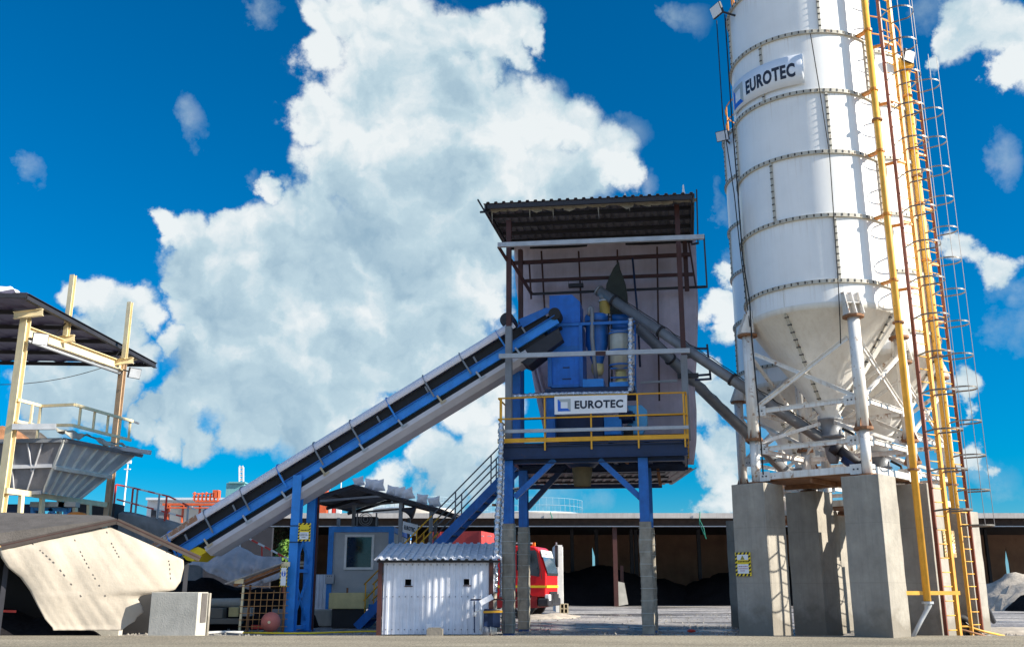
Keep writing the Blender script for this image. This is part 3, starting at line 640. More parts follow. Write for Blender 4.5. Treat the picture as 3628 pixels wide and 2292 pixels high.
# left/right ends measured on the drum
b0 = -72.0; b1 = 2.0
def onB(x, y, off=.062):                       # x 0..BW along the drum, y up from the lower edge
    return onS(b0+(b1-b0)*x/BW, BZ+y, off+.0)
MB().grid(lambda a, b: onB(a*BW, b*BH), 40, 2).build('sheet', M('banner cloth', (.80, .83, .88), .4, var=.03), bn, solid=.004)
def quadB(mb, pts):
    # subdivide quads along x so that they follow the curve
    (ax, ay), (bx, by), (cx_, cy_), (dx, dy) = pts; n = 6
    mb.grid(lambda i, j: onB((ax+(bx-ax)*i)*(1-j)+(dx+(cx_-dx)*i)*j, (ay+(by-ay)*i)*(1-j)+(dy+(cy_-dy)*i)*j, .068), n, 2, False)
lx, ly, ls, li = .12, .11, .56, .13
qb = MB(); quadB(qb, [(lx, ly+ls), (lx+li, ly+ls-li), (lx+li, ly+li), (lx, ly)]); quadB(qb, [(lx, ly), (lx+ls, ly), (lx+ls-li, ly+li), (lx+li, ly+li)]); qb.build('logo_blue', m_sblue, bn)
qb = MB(); quadB(qb, [(lx, ly+ls), (lx+ls, ly+ls), (lx+ls-li, ly+ls-li), (lx+li, ly+ls-li)]); quadB(qb, [(lx+ls, ly+ls), (lx+ls, ly), (lx+ls-li, ly+li), (lx+ls-li, ly+ls-li)]); qb.build('logo_grey', m_sgrey, bn)
tx = MB(); WT = []
mbt = MB(); wd = mbt.text('EUROTEC', lambda x, y: Vector((x, y, 0)), .34, .035)
tx.text('EUROTEC', lambda x, y: onB(.80+x*(1.44/wd), .24+y, .070), .34, .06); tx.build('lettering', m_text, bn)
# ================================================================= batching tower
TW = Fr(-.08, 25.2, 10)
ZZ = Vector((0,0,1))
def tsz(u, v, k=0): return TW.sz(u, v, k)
sL, sR = tsz(1803, 2100)[0], tsz(2294, 2100)[0]           # leg lines
dL, dR = tsz(1766, 1560, -.25)[0], tsz(2437, 1550, -.25)[0]  # deck ends
zD = (tsz(1768, 1572, -.25)[1]+tsz(2437, 1548, -.25)[1])/2   # deck top
zB = tsz(2000, 1628, 0)[1]                                   # underside of the main beams
zRf = tsz(1812, 722, -.5)[1]; zRf2 = tsz(2461, 690, -.5)[1]; zRR = (zRf+zRf2)/2
KB = 3.1
tw = T('batching_tower', 'tall blue legged concrete batching tower with open sheet roof over its platform', 'tower', TW.w(0, 0, 0))
def wrapmesh(s, k, w, d, z0, z1, seed):
    mb = MB(); n = 22; c = TW.w(s, k, 0); ring = []
    for i in range(20):
        t = i/20*4; j = int(t); f = t-j; cs = [(-1,-1),(1,-1),(1,1),(-1,1)]; a, b = cs[j], cs[(j+1) % 4]; ring.append((a[0]+(b[0]-a[0])*f, a[1]+(b[1]-a[1])*f))
    vs_ = []; NZ = 34
    for j in range(NZ+1):
        z = z0+(z1-z0)*j/NZ
        pinch = .95+.06*nn.noise(Vector((j*1.7, seed, 3)))
        for a, b in ring:
            q = 1+.16*nn.noise(Vector((a*1.3+seed, b*1.3+z*2.2, z*1.6)))
            vs_.append(c+TW.S*a*w*q*pinch+TW.K*b*d*q*pinch+ZZ*z)
    m = len(ring); mb.add(vs_, [(j*m+i, j*m+(i+1) % m, (j+1)*m+(i+1) % m, (j+1)*m+i) for j in range(NZ) for i in range(m)], True)
    return mb
m_string = M('pale binding string', (.6, .6, .55), .7)
for i, (s, k, vw_) in enumerate(((sL, 0, 1855), (sR, 0, 1848), (sL, 2.3, 1868), (sR, 2.3, 1870))):
    lg = MB(); lg.ibeam(TW.w(s, k, .03), TW.w(s, k, zB), .24, .24, .02, TW.K); lg.bar(TW.w(s, k, 0), TW.w(s, k, .02), .26, .26, TW.K)
    lo = lg.build('leg', m_blue, tw)
    zw = tsz(1803 if s == sL else 2294, vw_, k)[1]
    wrapmesh(s, k, .15, .16, .05, zw, i*7).build('leg_wrap', m_wrap, lo)
    for j in range(9):
        st = MB()
        z = .25+(zw-.4)*j/8; q = [TW.w(s+a*.155, k+b*.165, z+.04*nn.noise(Vector((a, b+j, i)))) for a, b in ((-1,-1),(1,-1),(1,1),(-1,1),(-1,-1))]
        for a, b in zip(q[:-1], q[1:]): st.bar(a, b, .007, .008)
        st.build('string', m_string, lo)
# deck beams
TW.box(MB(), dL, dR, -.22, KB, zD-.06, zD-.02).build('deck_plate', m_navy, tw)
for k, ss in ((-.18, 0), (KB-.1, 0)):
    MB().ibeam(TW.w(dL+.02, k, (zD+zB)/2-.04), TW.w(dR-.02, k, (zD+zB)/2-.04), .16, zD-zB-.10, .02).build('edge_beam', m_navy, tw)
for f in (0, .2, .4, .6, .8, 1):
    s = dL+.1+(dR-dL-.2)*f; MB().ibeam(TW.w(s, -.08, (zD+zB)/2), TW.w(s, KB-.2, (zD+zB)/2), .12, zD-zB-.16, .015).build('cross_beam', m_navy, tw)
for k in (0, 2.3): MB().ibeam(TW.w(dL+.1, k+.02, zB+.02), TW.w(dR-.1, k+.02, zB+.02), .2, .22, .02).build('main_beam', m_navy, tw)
TW.box(MB(), dL, dR, -.27, -.245, zD-.01, zD+.10).build('toe_board', m_rail, tw)
TW.box(MB(), dR, dR+.02, -.27, KB, zD-.01, zD+.10).build('toe_board', m_rail, tw)
TW.box(MB(), dL-.02, dL, -.27, KB, zD-.01, zD+.10).build('toe_board', m_rail, tw)
# railing
hr = zD+1.14; kf = -.26
rail_s = [tsz(u, 1480, kf)[0] for u in (1776, 1930, 2094, 2260, 2424)]
for i, s in enumerate(rail_s):
    TW.box(MB(), s-.02, s+.02, kf-.02, kf+.02, zD-.22, hr).build('rail_post', m_rail, tw)
for z in (hr, zD+.60): MB().tube([TW.w(dL, kf-.025, z), TW.w(dR, kf-.025, z)], .021, 8).build('handrail', m_rail, tw)
for s in (dL, dR):
    for z in (hr, zD+.60): MB().tube([TW.w(s, kf, z), TW.w(s, KB, z)], .021, 8).build('handrail', m_rail, tw)
    for k in (.05, .8, 1.6, 2.4, 3.0): MB().bar(TW.w(s, k, zD-.1), TW.w(s, k, hr), .055, .055, TW.K).build('rail_post', m_rail, tw)
for z in (hr, zD+.6): MB().tube([TW.w(dL, KB, z), TW.w(dR, KB, z)], .018, 6).build('rear_handrail', m_dark, tw)
# long grey beams in front
def pline(mb, u0, v0, u1, v1, k, w, h): return mb.bar(TW.p(u0, v0, k), TW.p(u1, v1, k), w, h)
for a in ((1764, 1529, 2440, 1513, -.36, .06, .085), (1768, 1262, 2444, 1242, -.42, .08, .115), (1764, 869, 2495, 840, -.5, .10, .12)):
    pline(MB(), *a).build('front_beam', m_lgrey, tw)
pline(MB(), 2110, 1252, 2146, 1251, -.46, .02, .10).build('rust_patch_plate', m_brown, tw)
# canopy posts
zG = tsz(1803, 1158, 0)[1]
for (u, k, zs_, zt) in ((1803, 0, zG, zRR-.25), (2417, .15, tsz(2417, 1260, .15)[1], zRR-.05), (1845, 2.3, tsz(1845, 1150, 2.3)[1], zRR-.3), (2440, 2.6, tsz(2440, 1030, 2.6)[1], zRR-.2)):
    s = tsz(u, 1150, k)[0]
    MB().ibeam(TW.w(s, k, zs_), TW.w(s, k, zt), .13, .13, .02, TW.K).build('upper_post', m_brown, tw)
    if zs_ > zD+.1 and u != 2440: MB().ibeam(TW.w(s, k, zD), TW.w(s, k, zs_), .17, .15, .02, TW.K).build('lower_post', m_grey if k < 1 else m_blue, tw)
for u, k in ((1831, .9), ): 
    s = tsz(u, 1400, k)[0]; TW.box(MB(), s-.12, s+.10, k, k+.16, zD, tsz(u, 1262, k)[1]).build('blue_column', m_blue, tw)
# upper frame members
for a in ((1813, 933, 2446, 902, 2.4, .1, .10), (1854, 996, 2455, 972, 2.6, .08, .09), (1884, 1042, 2504, 1016, 2.8, .07, .06)):
    pline(MB(), *a).build('frame_rail', m_brown if a[1] < 1000 else m_dark, tw)
MB().bar(TW.p(1810, 922, .05), TW.p(1884, 1042, 2.8), .07, .08).build('side_rail', m_brown, tw)
MB().bar(TW.p(1766, 874, -.45), TW.p(1798, 925, 0), .06, .07).build('knee_brace', m_brown, tw)
MB().bar(TW.p(1812, 1130, .1), TW.p(1826, 1150, .6), .06, .06).build('knee_brace', m_navy, tw)
for u0, v0, u1, v1, k in ((1918, 890, 1930, 1100, 2.95), (2050, 890, 2062, 1145, 2.95), (2187, 885, 2188, 935, 2.95), (2328, 875, 2336, 1420, 2.95), (1875, 930, 1882, 1060, 2.95), (2440, 860, 2466, 1020, 2.7)):
    MB().bar(TW.p(u0, v0, k), TW.p(u1, v1, k), .05, .04, TW.K).build('batten', m_brown, tw)
MB().tube([TW.p(2241, 915, 2.2), TW.p(2258, 1100, 2.2), TW.p(2268, 1300, 2.2)], .03, 8).build('drop_pipe', m_navy, tw)
fr_ = [(2495, 834), (2504, 1016)]
MB().bar(TW.p(2494, 834, -.45), TW.p(2505, 1018, -.45), .04, .04, TW.K).build('edge_rod', m_dark, tw)
MB().bar(TW.p(2505, 1018, -.45), TW.p(2470, 1020, 1.5), .04, .04).build('edge_rod', m_dark, tw)
MB().bar(TW.p(2468, 672, -.45), TW.p(2473, 862, -.45), .035, .035, TW.K).build('edge_rod', m_dark, tw)
MB().bar(TW.p(2473, 862, -.45), TW.p(2452, 866, 0), .05, .05).build('edge_rod', m_dark, tw)
MB().bar(TW.p(1693, 708, -.6), TW.p(1784, 862, 1.9), .035, .035, TW.K).build('edge_rod', m_dark, tw)
MB().bar(TW.p(1702, 752, -.5), TW.p(1732, 750, -.3), .05, .05).build('edge_rod', m_dark, tw)
# roof
rA, rB = tsz(1712, 722, -.5), tsz(2461, 686, -.5); KR = 3.25; zr1 = tsz(1795, 872, KR)[1]
def roofp(s, k, dz=0): return TW.w(rA[0]+(rB[0]-rA[0])*s, -.5+(KR+.5)*k, (rA[1]+(rB[1]-rA[1])*s)*(1-k)+(zr1+(rB[1]-rA[1])*s)*k+dz)
mb = MB(); n = 26; prof = [0, .35, .45, .75, .85]; us = [((i+a)/n, (1 if .4 < a < .8 else 0)) for i in range(n) for a in prof]+[(1, 0)]
mb.add([roofp(a, k/4, .045*b) for k in range(5) for a, b in us], [(j*len(us)+i, j*len(us)+i+1, (j+1)*len(us)+i+1, (j+1)*len(us)+i) for j in range(4) for i in range(len(us)-1)])
rf = mb.build('roof', m_roofu, tw, solid=.006)
for k in (.01, .22, .42, .62, .82, .99): MB().bar(roofp(.02, k, -.09), roofp(.98, k, -.09), .06, .11).build('purlin', m_dark, rf)
for s in (.01, .985): MB().bar(roofp(s, 0, -.1), roofp(s, 1, -.1), .05, .12).build('rafter', m_dark, rf)
# torn fringe under the front edge
fg = MB(); x = 0.03
rnd = random.Random(3)
while x < .96:
    w = rnd.uniform(.03, .07); h = rnd.uniform(.10, .17); p0 = roofp(x, .06, -.05); p1 = roofp(x+w, .06, -.05)
    fg.add([p0, p1, p1-ZZ*h*rnd.uniform(.6, 1.1), p0.lerp(p1, .5)-ZZ*h*rnd.uniform(.8, 1.3), p0-ZZ*h*rnd.uniform(.5, 1)], [(0, 1, 2, 3, 4)])
    if rnd.random() < .3: q = p0.lerp(p1, rnd.random())-TW.K*.01; fg.add([q, q+TW.S*.05, q+TW.S*.04-ZZ*rnd.uniform(.3, .5)], [(0, 1, 2)])
    x += w
fg.build('torn_fringe', m_wrap, rf, solid=.004)
# sandbags / white scraps on the roof
def bag(label, p, sc=.3, rz=0, name='sandbag', grp='white sandbags on the canopy roof'):
    c = Vector(p); cr_, sr_ = cos(rz), sin(rz)
    def fn(a, b):
        x, y = (a-.5)*2, (b-.5)*2; e = max(abs(x), abs(y)); h = .42*(1-e**3)*(1+.15*nn.noise(Vector((x*2+c.x, y*2, 0)))); px = x*(1+.15*abs(y)); 
        return c+Vector((px*sc*cr_-y*sc*.7*sr_, px*sc*sr_+y*sc*.7*cr_, h*sc*1.4+.25*sc*(abs(x*y))))
    def fb(a, b):
        v = fn(a, b); return Vector((v.x, v.y, c.z+(.25*sc*(abs((a-.5)*(b-.5)*4)))-.1*sc*(1-max(abs(a-.5), abs(b-.5))*2)))
    mb = MB(); mb.grid(fn, 10, 10); mb.grid(fb, 10, 10)
    return tag(mb.build(name, m_skin), label, 'sandbag', grp)
for u, v, h, lb in ((2210, 692, .17, 'small white torn scrap standing on the tower roof right of centre'), (2417, 684, .34, 'tall thin white torn scrap near the right end of the tower roof')):
    p = TW.p(u, v+12, -.2); tag(MB().prism([p, p+TW.S*.09, p+TW.S*.05+ZZ*h, p+TW.S*.02+ZZ*h*.9], TW.K*.03).build('plastic_scrap', m_skin), lb, 'scrap')
# braces and bits under the deck
for u0, v0, u1, v1, k, m in ((1966, 1628, 1824, 1762, 0, m_blue), (2124, 1628, 2290, 1782, 0, m_blue), (2012, 1640, 1868, 1800, 2.3, m_navy)):
    pline(MB(), u0, v0, u1, v1, k, .12, .14).build('knee_brace', m, tw)
MB().bar(TW.p(2330, 1660, 2.3), TW.p(2340, 1720, 2.3), .08, .06).build('knee_brace', m_rust, tw)
pl = MB(); pl.prism([TW.p(1800, 1735, -.1), TW.p(1838, 1728, -.1), TW.p(1852, 1738, 1.0), TW.p(1812, 1746, 1.0)], ZZ*.03); pl.build('plank', m_conc2, tw)
for u, a in ((1928, 30), (2100, 30), (2262, 30), (2165, 60)): MB().bar(TW.p(u, 1600, -.1), TW.p(u+a, 1640, .9), .05, .06).build('angle_bracket', m_rust, tw)
# right hand bracket frames
for u0, v0, u1, v1 in ((2440, 1235, 2508, 1235), (2505, 1220, 2518, 1345), (2470, 1330, 2520, 1326), (2462, 1346, 2520, 1342), (2425, 1336, 2470, 1334)):
    MB().bar(TW.p(u0, v0, .6), TW.p(u1, v1, .6), .05, .07, TW.K).build('side_bracket', m_navy, tw)
MB().bar(TW.p(2420, 1270, .4), TW.p(2465, 1262, .6), .1, .05).build('side_bracket', m_grey, tw)
MB().bar(TW.p(2270, 1355, 2.9), TW.p(2400, 1349, 2.9), .05, .06).build('side_bracket', m_lgrey, tw)
MB().bar(TW.p(2400, 1333, .3), TW.p(2475, 1330, .3), .09, .12).build('side_bracket', m_dark, tw)
# backdrop tarpaulin
LB = [(870, 1822), (1000, 1826), (1084, 1838), (1270, 1876), (1421, 1902), (1520, 1925), (1560, 1932)]
RB = [(870, 2466), (1000, 2470), (1080, 2474), (1250, 2470), (1379, 2462), (1450, 2468), (1560, 2468), (1650, 2458)]
def interp(T_, x):
    if x <= T_[0][0]: return T_[0][1]
    for (a, b), (c, d) in zip(T_[:-1], T_[1:]):
        if x <= c: return b+(d-b)*(x-a)/(c-a)
    return T_[-1][1]
def tarpf(a, b):
    v = 846+(1646-846)*b; u = interp(LB, v)*(1-a)+interp(RB, v)*a; q = TW.p(u, v, KB+.12)
    return q+TW.K*(.10*nn.noise(Vector((q.x*1.1, q.z*.5, 1)))+.03*nn.noise(Vector((q.x*5, q.z*1.2, 4))))
mb = MB(); mb.grid(tarpf, 60, 50); tag(mb.build('tarpaulin', m_tarp, solid=.006), 'faded mauve grey woven tarpaulin hanging as back wall of the tower', 'tarpaulin')
mb = MB(); mb.grid(lambda a, b: TW.p(interp([(1268, 1880), (1400, 1915), (1560, 1945)], 1268+290*b)+(20-30*b)*a+(10+26*b)*a, 1268+290*b, KB-.25)+TW.K*.08*sin(a*9), 12, 20)
tag(mb.build('tarpaulin', m_tarp, solid=.006), 'loose brownish strip of tarpaulin hanging left of the blue machine', 'tarpaulin')
m_dgreen = M('dark green tarp', (.035, .042, .036), .8, var=.3, bump=.5, bscale=12)
GT = [(2192, 922), (2196, 950), (2206, 975), (2216, 1005), (2222, 1040), (2224, 1090), (2222, 1135), (2150, 1110), (2142, 1050), (2148, 1005), (2160, 975), (2172, 950)]
tag(MB().prism([TW.p(u, v, 1.9) for u, v in GT], TW.K*.25).build('covered_filter', m_dgreen, bevel=.05), 'pointed dark green tarpaulin shape standing above the screw conveyor head', 'cover')
p = TW.p(2040, 1010, 2.6); lf = T('tube_light', 'small boxed tube light hanging under the tower roof frame', 'lamp', p)
TW.box(MB(), tsz(2014, 1010, 2.6)[0], tsz(2066, 1010, 2.6)[0], 2.55, 2.7, p.z-.06, p.z+.04).build('housing', m_dark, lf)
for u in (2014, 2064): MB().bar(TW.p(u, 1008, 2.6), TW.p(u, 985, 2.6), .01, .01).build('hanger', m_dark, lf)
# name board
sb_ = T('name_board', 'white name board with blue and grey square logo and dark lettering on the tower railing', 'sign', TW.p(2092, 1468, -.34))
P0, P1, P2, P3 = TW.p(1965, 1468, -.34), TW.p(2221, 1460, -.34), TW.p(2222, 1398, -.34), TW.p(1964, 1404, -.34)
mb = MB(); mb.prism([P0, P1, P2, P3], TW.K*.03); mb.build('board', m_sign, sb_)
def onN(x, y, o=-.004): return P0.lerp(P1, x).lerp(P3.lerp(P2, x), y)+TW.K*o
def quadN(mb, pts): mb.add([onN(*p) for p in pts], [(0, 1, 2, 3)])
hx = .62/4.15; x0_, x1_, y0_, y1_ = .045, .225, .16, .84; ix, iy = .042, .16
mb = MB(); quadN(mb, [(x0_, y1_), (x0_+ix, y1_-iy), (x0_+ix, y0_+iy), (x0_, y0_)]); quadN(mb, [(x0_, y0_), (x1_, y0_), (x1_-ix, y0_+iy), (x0_+ix, y0_+iy)]); mb.build('logo_blue', m_sblue, sb_)
mb = MB(); quadN(mb, [(x0_, y1_), (x1_, y1_), (x1_-ix, y1_-iy), (x0_+ix, y1_-iy)]); quadN(mb, [(x1_, y1_), (x1_, y0_), (x1_-ix, y0_+iy), (x1_-ix, y1_-iy)]); mb.build('logo_grey', m_sgrey, sb_)
mb = MB(); mb.text('EUROTEC', lambda x, y: onN(.275+x*(.67/wd), .30+y*1.22, -.006), .34, .055); mb.build('lettering', m_text, sb_)
# ---- machinery on the platform
k0 = .75
hs = T('skip_hoist_housing', 'tall bright blue box shaped machine housing with panels on the tower platform', 'machine', TW.p(2000, 1400, k0))
def tp(mb, u0, u1, v0, v1, a, b): return TW.pbox(mb, u0, u1, v0, v1, a, b)
tp(MB(), 1944, 2064, 1148, 1366, k0, k0+1.1).build('lower_box', m_hblue, hs, bevel=.01)
tb = MB(); s0, z0 = tsz(1947, 1147, k0+.05); s1, z1 = tsz(2054, 1042, k0+.05)
sw = s1-s0; hh = z1-z0
tb.prism([TW.w(s0, k0+.05, z0), TW.w(s1, k0+.05, z0), TW.w(s1, k0+.05, z0+hh*.74), TW.w(s0+sw*.74, k0+.05, z1), TW.w(s0, k0+.05, z1)], TW.K*.9); tb.build('upper_hood', m_hblue, hs, bevel=.012)
for u0, u1, v0, v1 in ((1940, 1954, 1143, 1370), (2052, 2064, 1143, 1370), (1940, 2240, 1141, 1151), (1954, 2052, 1362, 1372)):
    tp(MB(), u0, u1, v0, v1, k0-.06, k0-.002).build('frame', m_blue, hs)
tp(MB(), 1956, 2050, 1226, 1243, k0-.012, k0-.003).build('dark_band', m_blue, hs)
tp(MB(), 1994, 2018, 1300, 1304, k0-.012, k0-.004).build('louvre', m_navy, hs); tp(MB(), 1992, 2024, 1340, 1344, k0-.012, k0-.004).build('louvre', m_navy, hs)
mx_ = T('concrete_mixer', 'dark blue mixer body under the name board on the tower deck', 'machine', TW.p(2050, 1530, .6))
tp(MB(), 1936, 1966, 1400, 1550, .45, .7).build('side_frame', m_blue, mx_)
tp(MB(), 1966, 2140, 1470, 1550, .8, 2.2).build('body', m_navy, mx_, bevel=.02)
tp(MB(), 1930, 2250, 1372, 1398, .55, 1.6).build('top_frame', m_navy, mx_)
tp(MB(), 2065, 2138, 1342, 1370, .6, 1.4).build('ledge', m_blue2, mx_); tp(MB(), 2160, 2250, 1352, 1376, .6, 1.5).build('ledge', m_blue2, mx_)
tp(MB(), 2140, 2202, 1472, 1540, .55, 1.1).build('gearbox', m_blue2, mx_, bevel=.02)
p = TW.p(2218, 1478, .7); mo = MB(); mo.tube([p-TW.S*.18, p+TW.S*.18], .16, 18); mo.tube([p+TW.S*.18, p+TW.S*.24], .1, 18)
for i in range(7): mo.tube([p-TW.S*(.15-i*.045), p-TW.S*(.135-i*.045)], .175, 18)
mo.build('motor', m_navy, mx_)
m_lblue = M('light blue guard', (.10, .42, .74), .4, var=.1)
gd = MB(); gd.prism([TW.p(u, v, .95) for u, v in ((2222, 1436), (2272, 1434), (2292, 1452), (2294, 1500), (2276, 1538), (2200, 1540), (2214, 1510), (2240, 1490))], TW.K*.3); gd.build('belt_guard', m_lblue, mx_, bevel=.02)
p = TW.p(2226, 1525, .5); mm_ = MB(); mm_.lathe(p-ZZ*.12, [(0, -.05), (.13, -.05), (.13, .18), (.1, .24), (0, .26)], 18); mm_.build('pump', m_dark, mx_)
# cement weighing hopper
def cylT(name, label, cat, u, v0, v1, k, r, mat, profile=None):
    s, zt = tsz(u, v0, k); zb_ = tsz(u, v1, k)[1]; t = T(name, label, cat, TW.w(s, k, zb_)); return t, TW.w(s, k, 0), zb_, zt
t, c, zb_, zt = cylT('weighing_hopper', 'dark blue round cement weighing hopper tapering down beside the blue housing', 'hopper', 2113, 1118, 1330, 1.15, .3, m_blue)
h = zt-zb_; MB().lathe(c, [(0, zt), (.30, zt), (.33, zt-.06), (.33, zt-h*.12), (.30, zt-h*.14), (.30, zt-h*.5), (.12, zt-h*.86), (.12, zb_)], 28).build('body', m_blue, t)
MB().lathe(c, [(.30, zt-h*.13), (.37, zt-h*.13), (.37, zt-h*.17), (.30, zt-h*.17)], 28, sm=False).build('flange', m_navy, t)
MB().lathe(c, [(.0, zb_+.3), (.17, zb_+.3), (.17, zb_+.12), (.12, zb_), (0, zb_)], 20).build('valve', m_cream, t)
tp(MB(), 2074, 2098, 1118, 1142, .95, 1.2).build('lid_box', m_blue, t)
pp = T('vent_pipe', 'upright grey bent pipe in front of the dark blue hopper', 'pipe', TW.p(2100, 1340, .72))
MB().tube([TW.p(2088, 1118, .8), TW.p(2088, 1094, .8), TW.p(2092, 1088, .8), TW.p(2098, 1094, .78), TW.p(2098, 1110, .74), TW.p(2098, 1200, .74), TW.p(2104, 1260, .74), TW.p(2112, 1340, .8)], [.055, .055, .055, .055, .055, .06, .055, .055], 12).build('pipe', m_grey, pp)
t, c, zb_, zt = cylT('water_tank', 'light grey ribbed cylinder tank beside the foil duct', 'tank', 2196, 1180, 1300, 1.0, .3, m_lgrey)
m_gcyl = M('grey green drum', (.40, .40, .35), .4, .3, var=.15)
MB().lathe(c, [(0, zt), (.30, zt), (.31, zt-.02), (.31, zb_+.02), (.12, zb_-.12), (.0, zb_-.12)], 32).build('drum', m_gcyl, t)
for f in (.0, .42, .93): MB().lathe(c, [(.31, zb_+(zt-zb_)*f), (.335, zb_+(zt-zb_)*f), (.335, zb_+(zt-zb_)*f+.04), (.31, zb_+(zt-zb_)*f+.04)], 32, sm=False).build('band', m_blue, t)
for u in (2156, 2166, 2250): MB().tube([TW.p(u, 1110 if u < 2200 else 1150, .85), TW.p(u+2, 1372, .85)], .022, 8).build('support_post', m_dark if u < 2200 else m_blue, t)
for v in (1142, 1170, 1190, 1215, 1305, 1338): MB().bar(TW.p(2163, v, .84), TW.p(2250, v-3, .84), .03, .04).build('support_rail', m_blue, t)
tp(MB(), 2236, 2250, 1182, 1292, 1.15, 1.3).build('white_panel', m_sign, t)
MB().lathe(c, [(0, zb_-.12), (.15, zb_-.14), (.15, zb_-.4), (.2, zb_-.42), (.2, zb_-.55), (0, zb_-.55)], 18).build('valve', m_cream, t)
for v in (1128, 1160): MB().tube([TW.p(2168, v, 1.3), TW.p(2240, v-2, 1.3)], .11, 14).build('blue_roll', m_blue, t)
# yellow sleeve under the screw head
t, c, zb_, zt = cylT('flexible_sleeve', 'yellow tan flexible sleeve between screw conveyor head and hopper lid', 'sleeve', 2142, 1066, 1122, 1.2, .15, m_cream)
m_slv = M('yellow sleeve cloth', (.42, .30, .07), .7, var=.3, bump=.5, bscale=20)
h = zt-zb_; MB().lathe(c, [(.14+.01*(i % 2), zb_+h*i/10) for i in range(11)], 20).build('cloth', m_slv, t)
for f in (.03, .97): MB().lathe(c, [(.14, zb_+h*f-.02), (.17, zb_+h*f-.02), (.17, zb_+h*f+.02), (.14, zb_+h*f+.02)], 20, sm=False).build('clamp', m_lgrey, t)
# ---- foil ducts
def duct(label, pts, r, n_=None):
    pts = [Vector(p) for p in pts]; out = []; rr = []
    for a, b in zip(pts[:-1], pts[1:]):
        m_ = max(2, int((b-a).length/.035))
        for i in range(m_):
            q = a.lerp(b, i/m_); out.append(q+Vector((nn.noise(q*3.1), nn.noise(q*3.1+Vector((9,0,0))), 0))*.012); rr.append(r*(1+.16*nn.noise(q*9.0)+(.10 if (len(rr) % 4) < 2 else -.12)))
    out.append(pts[-1]); rr.append(r)
    o = MB().tube(out, rr, 12).build('foil_duct', m_foil); return tag(o, label, 'duct', 'crinkled silver foil ducts')
duct('short upright silver foil duct on the tower platform beside the grey tank', [TW.p(2234, 1128, .45), TW.p(2233, 1260, .45), TW.p(2236, 1370, .45), TW.p(2230, 1390, .4)], .075)
duct('horizontal silver foil duct lying above the name board', [TW.p(2228, 1392, .38), TW.p(2100, 1394, .38), TW.p(1980, 1396, .38), TW.p(1900, 1400, .4), TW.p(1815, 1405, .4)], .065)
duct('long silver foil duct hanging from the platform to the ground left of the tower leg', [TW.p(1776, 1500, -.45), TW.p(1776, 1600, -.5), TW.p(1773, 1700, -.5), TW.p(1762, 1850, -.5), TW.p(1757, 2000, -.5), TW.p(1753, 2100, -.5)], .070)
duct('thinner silver foil duct behind the long hanging duct', [TW.p(1784, 1590, -.1), TW.p(1782, 1750, -.1), TW.p(1778, 1900, -.1), TW.p(1776, 2115, -.1)], .045)
wd_ = T('wrapped_drain_pipe', 'dusty beige wrapped pipe end below the long foil duct, bending to the ground', 'pipe', TW.p(1753, 2235, -.5))
MB().tube([TW.p(1753, 2098, -.5), TW.p(1752, 2160, -.5), TW.p(1756, 2200, -.5), TW.p(1758, 2236, -.5)], [.055, .06, .07, .10], 12).build('pipe', m_wrap, wd_)
MB().bar(TW.p(1745, 1788, -.52), TW.p(1785, 1790, 0), .04, .06).build('clamp', m_rust, wd_)
# ---- discharge chute
s, zc0 = tsz(2062, 1628, 1.1); zc1 = tsz(2062, 1655, 1.1)[1]; zc2 = tsz(2062, 1722, 1.1)[1]; c = TW.w(s, 1.1, 0)
ch = T('discharge_chute', 'dark funnel with tan rubber spout hanging under the tower deck', 'chute', TW.w(s, 1.1, zc2))
MB().lathe(c, [(.7, zc0+.15), (.34, zc1), (.30, zc1-.02)], 28).build('funnel', m_navy, ch)
MB().lathe(c, [(.27, zc1+.02), (.27, zc1-.03), (.22, zc2), (.20, zc2), (.24, zc1)], 28).build('spout', M('tan rubber', (.17, .14, .08), .8, var=.25), ch)
# ---- screw conveyors
def screw(label, a, b, r, joints, wire=True):
    a, b = Vector(a), Vector(b); d = (b-a).normalized(); t = T('screw_conveyor', label, 'conveyor', b, 'grey cement screw conveyors')
    MB().tube([a, b], r, 20).build('tube', m_grey, t)
    MB().tube([a-d*.03, a+d*.02], r*1.18, 20).build('end_flange', m_grey, t)
    for j in joints:
        q = a.lerp(b, j); MB().tube([q-d*.03, q+d*.03], r*1.22, 20).build('joint_flange', m_dark, t)
    if wire:
        q = [a.lerp(b, i/30)+ZZ*(r*1.15+.05*abs(sin(i*1.7)))+Vector((0, -.05, 0)) for i in range(2, 31)]; MB().tube(q, .012, 5).build('cable', m_black, t)
    return t
A1 = TW.p(2122, 1030, 1.2); B1 = SC+Vector((-.12, -.05, 4.42))
s1_ = screw('upper grey screw conveyor tube from tower top down to the bannered silo outlet', A1, B1, .135, (.075, .30, .62))
q = A1.lerp(B1, .025); MB().tube([q+ZZ*.02, TW.p(2142, 1068, 1.2)], [.14, .13], 18).build('outlet', m_grey, s1_)
d1_ = (B1-A1).normalized(); q = B1+d1_*.12; mq = MB(); mq.tube([q, q+d1_*.2], .16, 16); mq.tube([q+d1_*.2+ZZ*.02, q+d1_*.75], .12, 16); mq.build('motor', m_dark, s1_)
MB().tube([q+d1_*.3-ZZ*.1, q+d1_*.9-ZZ*.12], .12, 16).build('motor', m_navy, s1_)
A2 = TW.p(2250, 1150, 1.9); B2 = S2C+Vector((-.1, -.1, 4.0))
s2_ = screw('lower grey screw conveyor tube running from the tower to the rear silo outlet', A2, B2, .15, (.2, .68))
